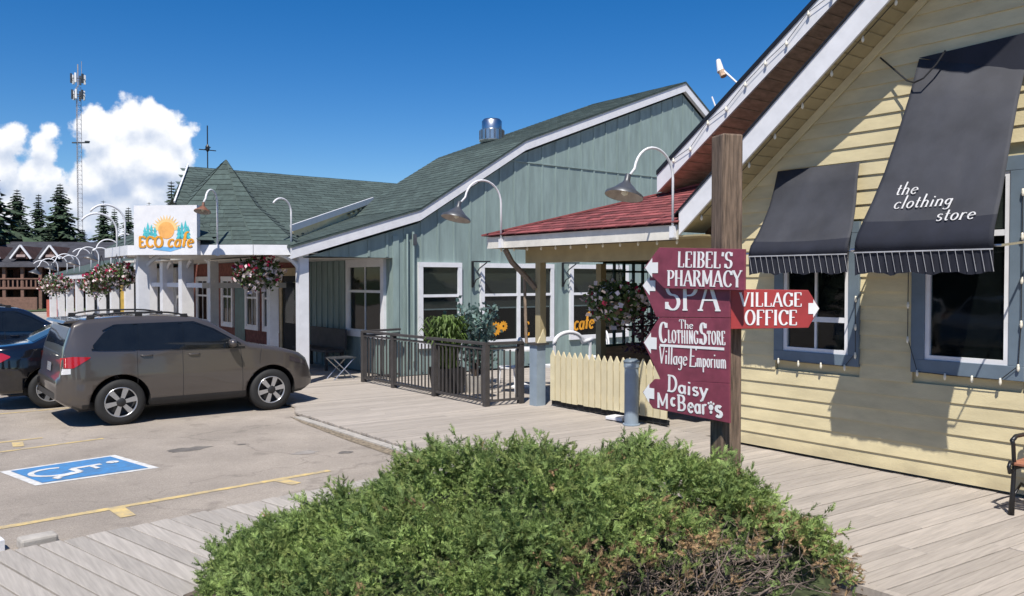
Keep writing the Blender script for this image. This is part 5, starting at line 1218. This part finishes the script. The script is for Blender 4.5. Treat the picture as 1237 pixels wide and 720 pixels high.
def make_car(root, C_, paint, wheels, wr, wins, tails, spec):
    xs_ = sorted(set([0, C_.L] + [round(p[0], 3) for p in C_.top] + list(np.round(np.linspace(0, C_.L, 64), 3))))
    b = MB(); V = []; n = None
    for x in xs_:
        P = C_.section(x); ring = [(x, y_, z_) for y_, z_ in P] + [(x, -y_, z_) for y_, z_ in reversed(P[1:-1])]
        if n is None: n = len(ring)
        V += ring
    Fc = []
    for i in range(len(xs_) - 1):
        for k in range(n): Fc.append((i * n + k, (i + 1) * n + k, (i + 1) * n + (k + 1) % n, i * n + (k + 1) % n))
    m2 = len(xs_) - 1; Fc.append(tuple(range(n))); Fc.append(tuple(range(m2 * n + n - 1, m2 * n - 1, -1)))
    b.add(V, Fc); body = b.build('body', [paint, m_plast], root, smooth=True)
    bm = bmesh.new(); bm.from_mesh(body.data); bmesh.ops.recalc_face_normals(bm, faces=bm.faces); bm.to_mesh(body.data); bm.free()
    cutters = []
    for wx in wheels:
        c = MB(); c.lathe([(.0001, -C_.W), (wr * 1.20, -C_.W), (wr * 1.20, C_.W), (.0001, C_.W)], (wx, 0, wr * 1.02), 36, (1, 0, 0), (0, 0, 1), (0, -1, 0)); co_ = c.build('cutter', m_plast, root)
        bm = bmesh.new(); bm.from_mesh(co_.data); bmesh.ops.remove_doubles(bm, verts=bm.verts, dist=.001); bmesh.ops.recalc_face_normals(bm, faces=bm.faces); bm.to_mesh(co_.data); bm.free()
        md = body.modifiers.new('arch', 'BOOLEAN'); md.operation = 'DIFFERENCE'; md.object = co_; md.solver = 'EXACT'; cutters.append(co_)
    bpy.context.view_layer.update(); dg = bpy.context.evaluated_depsgraph_get(); me = bpy.data.meshes.new_from_object(body.evaluated_get(dg))
    body.modifiers.clear(); body.data = me
    for c in cutters: bpy.data.objects.remove(c)
    for p in me.polygons:      # inside of the arches is dark
        q = p.center
        for wx in wheels:
            if (q.x - wx) ** 2 + (q.z - wr * 1.02) ** 2 < (wr * 1.202) ** 2 and abs(p.normal.y) < .5: p.material_index = 1; p.use_smooth = False
        if q.z < spec.get('clad', .0): p.material_index = 1
    # greenhouse and door details laid on the side surface
    def side_patch(name, m, lo, hi, sgn, lift=.004, nx=16, nz=5, parent=root):
        x0, x1 = lo[0][0], lo[-1][0]; b = MB(); V = []
        for i in range(nx + 1):
            x = x0 + (x1 - x0) * i / nx; a, c = interp(x, lo), interp(x, hi); c = max(c, a + .001)
            for j in range(nz + 1): z = a + (c - a) * j / nz; V.append((x, sgn * (C_.y(x, z) + lift), z))
        b.add(V, [(i * (nz + 1) + j, (i + 1) * (nz + 1) + j, (i + 1) * (nz + 1) + j + 1, i * (nz + 1) + j + 1)[::(1 if sgn < 0 else -1)] for i in range(nx) for j in range(nz)])
        return b.build(name, m, parent, smooth=True)
    for sgn in (1, -1):
        for lo, hi in wins: side_patch('side_window', m_cglass, lo, hi, sgn, .016)
        for a_, c_ in spec['trim']: side_patch('window_trim', m_cglass, a_, c_, sgn, .011, 40, 6)
        for x, z0, z1, dx in spec['seams']:
            b = MB(); P = []
            for j in range(13): z = z0 + (z1 - z0) * j / 12; xx = x + dx * (j / 12) ** 2; P.append((xx, sgn * (C_.y(xx, z) + .001), z))
            b.tube(P, .0035, 4); b.build('door_seam', m_plast, root)
        for x, z in spec['handles']:
            b = MB(); yy = sgn * (C_.y(x, z) + .018); b.tube([(x - .085, yy - sgn * .02, z), (x - .06, yy, z), (x + .06, yy, z), (x + .085, yy - sgn * .02, z)], .011, 6); b.build('door_handle', paint, root, smooth=True)
        mx_, mz_ = spec['mirror']; b = MB(); y0 = C_.y(mx_, mz_) * sgn
        b.lathe([(.001, -.045), (.06, -.04), (.085, 0), (.075, .05), (.001, .065)], (mx_, y0 + sgn * .12, mz_), 12, (0, 1.25, 0), (0, 0, .85), (1, 0, 0)); mi = b.build('mirror', paint, root, smooth=True)
        for lo, hi, mm in tails: side_patch('tail_light' if mm is m_tail else 'lamp', mm, lo, hi, sgn, .006, 10, 4)
        if spec.get('rails'):
            xa, xb_ = spec['rails']; b = MB(); P = []
            for i in range(11):
                x = xa + (xb_ - xa) * i / 10; P.append((x, sgn * (C_.half(x, C_.zt(x)) - .10), C_.zt(x) + .055 - .045 * abs(2 * i / 10 - 1) ** 6))
            b.tube(P, .016, 6)
            for f in (.04, .5, .96): x = xa + (xb_ - xa) * f; b.cbox((x, sgn * (C_.half(x, C_.zt(x)) - .10), C_.zt(x) + .02), (.10, .03, .06))
            b.build('roof_rail', m_plast, root)
        side_patch('sill_cladding', m_plast, [(wheels[0] + wr * 1.2, C_.zb(1) + .02), (wheels[1] - wr * 1.2, C_.zb(1) + .02)], [(wheels[0] + wr * 1.2, C_.zb(1) + .12), (wheels[1] - wr * 1.2, C_.zb(1) + .12)], sgn, .008, 8, 2)
    def top_patch(name, m, x0, x1, f0, f1, lift=.006, nx=8, ny=8):
        b = MB(); V = []
        for i in range(nx + 1):
            x = x0 + (x1 - x0) * i / nx; zt = C_.zt(x); h = C_.half(x, zt) - .02
            for j in range(ny + 1):
                f = (f0 + (f1 - f0) * j / ny); V.append((x, h * f, zt + .012 * (1 - abs(f)) + lift))
        b.add(V, [(i * (ny + 1) + j, (i + 1) * (ny + 1) + j, (i + 1) * (ny + 1) + j + 1, i * (ny + 1) + j + 1) for i in range(nx) for j in range(ny)]); return b.build(name, m, root, smooth=True)
    top_patch('rear_window', m_cglass, *spec['rearglass'], -.84, .84); top_patch('windshield', m_cglass, *spec['windshield'], -.9, .9)
    if spec.get('spoiler'):
        x0, z0 = spec['spoiler']; b = MB(); h = C_.half(.3, z0) * .92; b.prism([(x0 - .13, -h, z0 - .01), (x0 - .10, -h, z0 + .03), (x0 + .14, -h, z0 + .045), (x0 + .14, -h, z0)], (0, 2 * h, 0)); b.build('spoiler', paint, root, bevel=.01)
    # rear face
    xr = lambda z: interp(z, sorted([(p[1], p[0]) for p in C_.top[:spec['nrear']]]))
    def rear_patch(name, m, y0, y1, z0, z1, lift=.012):
        b = MB(); V = []
        for i in range(7):
            yy = y0 + (y1 - y0) * i / 6
            for z in (z0, z1): V.append((xr(z) - lift - .0 + .05 * (abs(yy) / (C_.W / 2)) ** 4, yy, z))
        b.add(V, [(2 * i, 2 * i + 2, 2 * i + 3, 2 * i + 1) for i in range(6)]); return b.build(name, m, root)
    zl0, zl1, yl = spec['rearlamp']
    for sgn in (1, -1): rear_patch('tail_light', m_tail, sgn * yl, sgn * C_.W * .43, zl0, zl1)
    rear_patch('licence_plate', m_lens, -.16, .16, spec['plate'], spec['plate'] + .13, .016)
    rear_patch('bumper_shadow', m_plast, -C_.W * .40, C_.W * .40, C_.zb(0) + .01, C_.zb(0) + .10, .014)
    # underside block so light does not pass
    b = MB(); b.box(.3, C_.L - .3, -C_.W * .36, C_.W * .36, C_.zb(1) - .03, C_.zb(1) + .1); b.build('underbody', m_plast, root)
    for wx in wheels:
        for sgn in (1, -1):
            hub = Vector((wx, sgn * (C_.W / 2 - .115), wr)); wroot = MB(); ax, ay, az = (1, 0, 0), (0, 0, 1), (0, sgn, 0)
            wroot.lathe([(wr * .60, -.10), (wr * .90, -.10), (wr, -.07), (wr, .07), (wr * .93, .10), (wr * .78, .112), (wr * .64, .10)], (0, 0, 0), 36, ax, ay, az)
            w_ = wroot.build('wheel', m_tyre, root, smooth=True); w_.location = hub
            b = MB(); b.lathe([(wr * .66, .098), (wr * .62, .10), (wr * .63, .05), (wr * .5, .02), (.001, .03)], (0, 0, 0), 30, ax, ay, az); q = b.build('rim_dish', m_plast, w_, smooth=True)
            b = MB(); b.lathe([(wr * .66, .10), (wr * .645, .108), (wr * .61, .104), (wr * .60, .08)], (0, 0, 0), 36, ax, ay, az)
            q = b.build('rim', m_rim, w_, smooth=True)
            for k in range(6):
                a = 2 * PI * k / 6 + .2; d = Vector((math.cos(a), 0, math.sin(a))); s_ = Vector((-d.z, 0, d.x)); o_ = Vector((0, sgn * .088, 0)); b = MB()
                b.prism([d * wr * .12 - s_ * wr * .075 + o_, d * wr * .62 - s_ * wr * .115 + o_, d * wr * .62 + s_ * wr * .115 + o_, d * wr * .12 + s_ * wr * .075 + o_], (0, sgn * .014, 0)); b.build('spoke', m_rim, w_)
            b = MB(); b.lathe([(wr * .2, .10), (wr * .16, .112), (.001, .114)], (0, 0, 0), 14, ax, ay, az); b.build('hub_cap', m_plast, w_, smooth=True)
    return root
ZS = [(.2, .90), (.32, .965), (.5, .99), (.7, 1.0), (.88, .985), (1.08, .965), (1.18, .94), (1.4, .865), (1.62, .80)]
SUVt = [(0, .66), (.015, .72), (.05, .76), (.07, 1.0), (.11, 1.18), (.20, 1.46), (.24, 1.54), (.36, 1.585), (.9, 1.625), (1.5, 1.62), (1.98, 1.575), (2.14, 1.52), (2.74, 1.135), (2.95, 1.10), (3.3, 1.03), (3.6, .94), (3.74, .84), (3.82, .68), (3.87, .56), (3.88, .48)]
SUVb = [(0, .42), (.10, .34), (.3, .25), (3.4, .24), (3.7, .26), (3.88, .34)]
def suv(label, loc, paint, small=False, name='suv', rz=0):
    C_ = Car(3.88, 2.0, SUVt, SUVb, 0, ZS); root = thing(name, label, 'car', loc, rz, 'parked vehicles')
    belt = [(.3, 1.17), (2.75, 1.10)]
    wins = [([(.46, 1.18), (.50, 1.14), (.98, 1.12), (1.02, 1.12)], [(.46, 1.215), (.62, 1.40), (.76, 1.485), (1.02, 1.51)]),
            ([(1.08, 1.12), (1.66, 1.105)], [(1.08, 1.515), (1.5, 1.515), (1.66, 1.51)]),
            ([(1.73, 1.10), (2.56, 1.08)], [(1.73, 1.505), (1.95, 1.475), (2.2, 1.37), (2.56, 1.125)])]
    spec = dict(clad=.33, trim=[([(.60, 1.16), (1.0, 1.15), (2.56, 1.095)], [(.60, 1.165), (.98, 1.51), (1.5, 1.515), (1.95, 1.475), (2.2, 1.37), (2.56, 1.10)]), ([(.44, 1.14), (2.66, 1.07)], [(.44, 1.165), (2.66, 1.095)]), ([(.60, 1.41), (.76, 1.49), (1.95, 1.485), (2.2, 1.38), (2.6, 1.12)], [(.60, 1.43), (.76, 1.51), (1.9, 1.525), (2.2, 1.40), (2.62, 1.135)])],
                seams=[(1.05, .62, 1.15, -.0), (1.70, .30, 1.13, 0), (2.62, .34, 1.08, -.03), (2.9, .80, 1.09, .05)], handles=[(1.18, 1.03), (1.87, 1.01)], mirror=(2.42, 1.16), rails=(.42, 1.85),
                rearglass=(.115, .225), windshield=(2.14, 2.70), spoiler=(.24, 1.545), nrear=7, rearlamp=(.88, 1.05, .70), plate=.80)
    tails = [([(.06, .90), (.20, .89), (.42, 1.03)], [(.06, 1.04), (.2, 1.06), (.42, 1.045)], m_tail), ([(.06, .80), (.17, .81)], [(.06, .885), (.17, .885)], m_lens), ([(3.40, .82), (3.72, .72)], [(3.40, .90), (3.72, .78)], m_smoke)]
    make_car(root, C_, paint, (.82, 3.09), .345, wins, tails, spec)
    b = MB(); b.prism([(.62, .0, 1.60), (.78, 0, 1.60), (.66, 0, 1.66)], (0, .03, 0)); b.build('antenna_fin', m_plast, root)
    root.scale = (.94,) * 3; return root
m_suv = mat('bronze_grey_paint', (.092, .080, .072), .28, .02, 2, coat=1, spec=.6, metal=.35)
m_navy = mat('dark_navy_paint', (.008, .011, .020), .12, .02, 2, coat=1)
m_blk = mat('black_paint', (.007, .007, .009), .12, .02, 2, coat=1)
suv('bronze grey compact wagon parked nearest, nose against the boardwalk', (2.03, 13.48, GZ), m_suv).scale = (.965, .94, .94)
suv('dark navy tall car with roof rails parked farthest at left', (.56, 19.9, GZ), m_navy)
SEDt = [(0, .60), (.02, .80), (.05, .95), (.12, 1.0), (.62, 1.045), (1.25, 1.36), (1.7, 1.41), (2.3, 1.37), (2.45, 1.33), (3.1, .99), (3.5, .93), (3.9, .80), (4.05, .64), (4.1, .5)]
def sedan(label, loc, paint, rz=0):
    C_ = Car(4.1, 1.70, SEDt, [(0, .36), (.2, .24), (3.8, .22), (4.1, .30)], 0, [(.2, .90), (.32, .965), (.5, .99), (.66, 1.0), (.82, .98), (.96, .94), (1.2, .82), (1.42, .70)])
    root = thing('sedan', label, 'car', loc, rz, 'parked vehicles')
    wins = [([(.90, 1.03), (1.40, .99)], [(.90, 1.05), (1.22, 1.25), (1.40, 1.31)]), ([(1.46, .99), (2.02, .97)], [(1.46, 1.32), (1.8, 1.335), (2.02, 1.325)]), ([(2.08, .97), (2.95, .95)], [(2.08, 1.32), (2.35, 1.26), (2.95, .965)])]
    spec = dict(clad=.2, trim=[([(.9, .985), (2.95, .925)], [(.9, 1.01), (2.95, .95)])], seams=[(1.2, .5, .98, 0), (2.05, .27, .96, 0), (2.9, .3, .94, 0)], handles=[(1.5, .88), (2.2, .86)], mirror=(2.85, 1.0), rearglass=(.64, 1.22), windshield=(2.48, 3.05), nrear=4, rearlamp=(.76, .90, .45), plate=.62)
    tails = [([(.06, .76), (.16, .76), (.30, .84)], [(.06, .92), (.2, .91), (.30, .86)], m_tail), ([(3.7, .62), (3.95, .60)], [(3.7, .76), (3.95, .70)], m_lens)]
    return make_car(root, C_, paint, (.85, 3.2), .31, wins, tails, spec)
suv('silver tall car parked out of view across the lot, mirrored in the right shop window', (-9.5, 9.5, GZ), mat('silver_paint', (.45, .46, .48), .25, .02, 2, coat=1, metal=.5))
suv('white tall car parked out of view across the lot, farthest from the shop', (-9.5, 12.6, GZ), mat('white_car_paint', (.65, .65, .65), .25, .02, 2, coat=1))
sedan('black sedan with red tail light parked beside the bronze wagon', (1.46, 15.75, GZ), m_blk)

# ------------------------------------------------------------------ BACKGROUND
def px(x, d, z): t = (x - 618.5) / 1000; return Vector(((.6157 + .788 * t) * d, (.788 - .6157 * t) * d, z))
def spruce(label, x, d, top, width, seed, base=-.2, group='spruce trees behind the far building'):
    H = 2 + (338 - top) / 1000 * d - base; root = thing('spruce_tree', label, 'tree', px(x, d, base), group=group)
    rs = np.random.RandomState(seed); b = MB(); b.tube([(0, 0, 0), (0, 0, H * .55), (0, 0, H * .98)], [H * .018, H * .012, H * .002], 6); b.build('trunk', m_bark, root)
    V = []; Fc = []; tiers = int(28 + H * 1.6); Wm = width * d / 1000 * 1.7
    for i in range(tiers):
        f = i / tiers; z = H * (.06 + .93 * f); r = Wm * (1 - f) ** .75 * rs.uniform(.5, 1.2) + .05
        for k in range(int(16 + 30 * (1 - f))):
            a = rs.uniform(0, 2 * PI); rr = r * rs.uniform(.55, 1.1); d_ = Vector((math.cos(a), math.sin(a), 0)); s = Vector((-d_.y, d_.x, 0)); c = Vector((0, 0, z))
            for q in range(4):
                f0, f1 = q / 4, (q + 1.3) / 4; wv_ = (rr * .17 + .22) * (1.25 - f0); k0 = len(V)
                V.extend([c + d_ * rr * f0 + s * wv_ * .2 + Vector((0, 0, -rr * .30 * f0)), c + d_ * rr * (f0 + .1) - s * wv_ + Vector((0, 0, -rr * .45 * f0 - rs.uniform(0, .12) * rr)), c + d_ * rr * f1 + Vector((0, 0, -rr * .34 * f1 + rs.uniform(-.04, .05) * rr)), c + d_ * rr * (f0 + .1) + s * wv_ + Vector((0, 0, -rr * .45 * f0 - rs.uniform(0, .12) * rr))]); Fc.append((k0, k0 + 1, k0 + 2, k0 + 3))
    b = MB(); b.add(V, Fc); b.build('crown', m_spruce, root); return root
TR = [(-14, 62, 200, 52, 'dark spruce at the left edge of the view, tallest of them'), (22, 70, 226, 30, 'ragged dark spruce right next to the left edge one'), (48, 85, 232, 19, 'slim paler spruce standing between two dark ones'), (74, 75, 219, 30, 'dense dark conical spruce left of the radio tower'), (-48, 66, 214, 40, 'dark spruce just beyond the left edge'),
      (126, 80, 240, 19, 'first spruce right of the radio tower, behind the lamp arcs'), (139, 84, 250, 16, 'shorter spruce against the one right of the tower'), (156, 78, 248, 17, 'spruce just left of the cafe sign'), (181, 85, 242, 8, 'thin spruce tip showing above the cafe sign'), (208, 60, 216, 17, 'spruce behind the left end of the green ridge'), (30, 66, 262, 28, 'low spruce in front of the ragged one'), (100, 95, 275, 22, 'low far spruce at the foot of the radio tower'), (60, 66, 268, 18, 'low dark spruce below the conical one'), (-90, 70, 205, 45, 'dark spruce well beyond the left edge')]
for i, (x, d, t, w_, lab) in enumerate(TR): spruce(lab, x, d, t, w_, 20 + i)
# far two storey building with twin white gables
fb = thing('far_lodge', 'far dark roofed two storey lodge with twin white gables and timber balcony', 'building', px(40, 58, 0)); D = 58
ux = (px(140, D + 1.5, 0) - px(-60, D, 0)).normalized(); ang = math.atan2(ux.y, ux.x); fb.rotation_euler = (0, 0, ang); m_per = D / 1000
def fx(x): return (x - 33) * m_per * 1.0
def fz(y): return 2 + (338 - y) * m_per
m_fr = mat('far_roof', (.045, .045, .055), .9, .2, 2); m_fw = mat('far_wall', (.07, .032, .026), .9, .2, 2); m_timb = mat('far_timber', (.20, .11, .08), .8)
b = MB(); b.box(fx(-160), fx(150), .6, 8, -.3, fz(322)); b.build('wall', m_fw, fb)
b = MB(); b.prism([(fx(-165), -1.6, fz(323)), (fx(-165), -1.5, fz(320)), (fx(-165), 4.2, fz(289)), (fx(-165), 10, fz(323))], (fx(155) - fx(-165), 0, 0)); b.build('roof', m_fr, fb)
for gx in (26.5, 59, -8, -42):
    b = MB(); b.prism([(fx(gx - 10.5), -.9, fz(313)), (fx(gx), -.9, fz(297.5)), (fx(gx + 10.5), -.9, fz(313))], (0, 4, 0)); g_ = b.build('dormer', m_fw, fb)
    for sg_ in (-1, 1):
        b = MB(); b.beam((fx(gx + sg_ * 11.5), -1.0, fz(313)), (fx(gx), -1.0, fz(297)), .1, .16, (0, 1, 0)); b.build('gable_board', m_white, g_)
    b = MB(); b.box(fx(gx - 5), fx(gx + 5), -.97, -.92, fz(311), fz(308)); b.build('window', mat('far_pink_sill', (.4, .3, .28), .7), g_)
for k in range(15):
    x_ = fx(-150 + k * 20); b = MB(); b.box(x_ - .1, x_ + .1, -1.3, -1.1, -.3, fz(322)); b.build('post', m_timb, fb)
b = MB(); b.box(fx(-160), fx(150), -1.35, .6, fz(349), fz(346.5)); b.build('balcony', m_timb, fb)
for k in range(60): x_ = fx(-150 + k * 5); b = MB(); b.box(x_ - .05, x_ + .05, -1.32, -1.28, fz(346.5), fz(337)); b.build('baluster', m_timb, fb)
b = MB(); b.box(fx(-160), fx(150), -1.36, -1.24, fz(337.5), fz(336)); b.build('rail', m_timb, fb)
for k, (a, c) in enumerate(((-30, -22), (0, 6), (14, 22), (30, 37), (44, 50), (66, 74), (84, 92))):
    b = MB(); b.box(fx(a), fx(c), .55, .6, fz(361), fz(351)); b.build('window', m_cglass, fb); b = MB(); b.box(fx(a), fx(c), .54, .6, fz(336), fz(326)); b.build('window', m_cglass, fb)
b = MB(); b.box(fx(-5), fx(58), -3.0, -2.8, -.3, fz(358)); tag(b.build('board_fence', m_timb), 'low brown board fence below the lodge balcony', 'fence')
bpy.data.objects['board_fence'].location = fb.location; bpy.data.objects['board_fence'].rotation_euler = fb.rotation_euler
b = MB(); b.cbox((0, 0, .5), (.8, .4, 1.0), ang); o = b.build('red_banner', mat('coral_red', (.42, .10, .07), .7)); o.location = px(67, 46, -.18); o.location.z = -.1; tag(o, 'coral red box panel beside the far end of the arcade', 'panel')
# lattice radio tower
def tower():
    d = 170; base = px(97, d, -.2); H = 2 + (338 - 78) / 1000 * d; root = thing('radio_tower', 'tall red and white lattice radio tower with antennas on top', 'tower', base)
    m_tw = mat('tower_grey', (.38, .35, .37), .7, .2, .1); w0 = .95; b = MB(); legs = [Vector((math.cos(a), math.sin(a), 0)) for a in (0, 2.094, 4.189)]
    n = 44
    for l in legs: b.tube([l * w0 * .62 + Vector((0, 0, 0)), l * w0 * .55 + Vector((0, 0, H * .9))], .05, 4)
    for i in range(n):
        z0, z1 = H * .9 * i / n, H * .9 * (i + 1) / n
        for k in range(3): b.tube([legs[k] * w0 * .58 + Vector((0, 0, z0)), legs[(k + 1) % 3] * w0 * .58 + Vector((0, 0, z1))], .024, 3); b.tube([legs[k] * w0 * .58 + Vector((0, 0, z1)), legs[(k + 1) % 3] * w0 * .58 + Vector((0, 0, z1))], .024, 3)
    b.build('lattice', m_tw, root)
    for zz, r, h in ((H * .935, 1.25, 1.9), (H * .865, 1.1, 1.9)):
        for k in range(6): a = 2 * PI * k / 6; b = MB(); b.cbox((r * math.cos(a), r * math.sin(a), zz), (.35, .35, h), a); b.build('antenna_panel', m_galv if k % 2 else m_white, root)
        b = MB(); b.lathe([(r * 1.02, zz - .2), (r * 1.1, zz - .2), (r * 1.1, zz - .05), (r * 1.02, zz - .05)], n=12); b.build('ring', m_galv, root)
    b = MB(); b.tube([(0, 0, H * .9), (0, 0, H)], .12, 5); b.tube([(.7, 0, H * .93), (.7, 0, H * 1.015)], .05, 4); b.build('mast', m_tw, root)
    b = MB(); b.beam((-1.0, 1.0, H * .655), (1.7, -1.3, H * .655), .3, .25); b.lathe([(.001, 0), (.5, .1), (.5, .3)], (1.4, -1.1, H * .655), 10); b.build('side_antenna', m_galv, root)
tower()
# trees and cars on the other side of the lot: seen only as reflections in the shop windows and car paint
for i, (x_, y_, h_) in enumerate([(-38, 18, 11), (-34, 6, 13), (-40, -6, 12), (-36, -18, 14), (-30, 32, 12), (-22, -30, 13), (-8, -36, 12), (8, -38, 14), (24, -36, 12), (-28, 46, 13), (-44, 26, 12), (36, -34, 12)]):
    t_ = spruce('spruce across the lot behind the viewer, number %s from its left' % ['one', 'two', 'three', 'four', 'five', 'six', 'seven', 'eight', 'nine', 'ten', 'eleven', 'twelve'][i], 600, 60, 338 - (h_ - 2.2) / 60 * 1000, 60, 60 + i, group='spruces across the lot'); t_.location = (x_, y_, -.2)
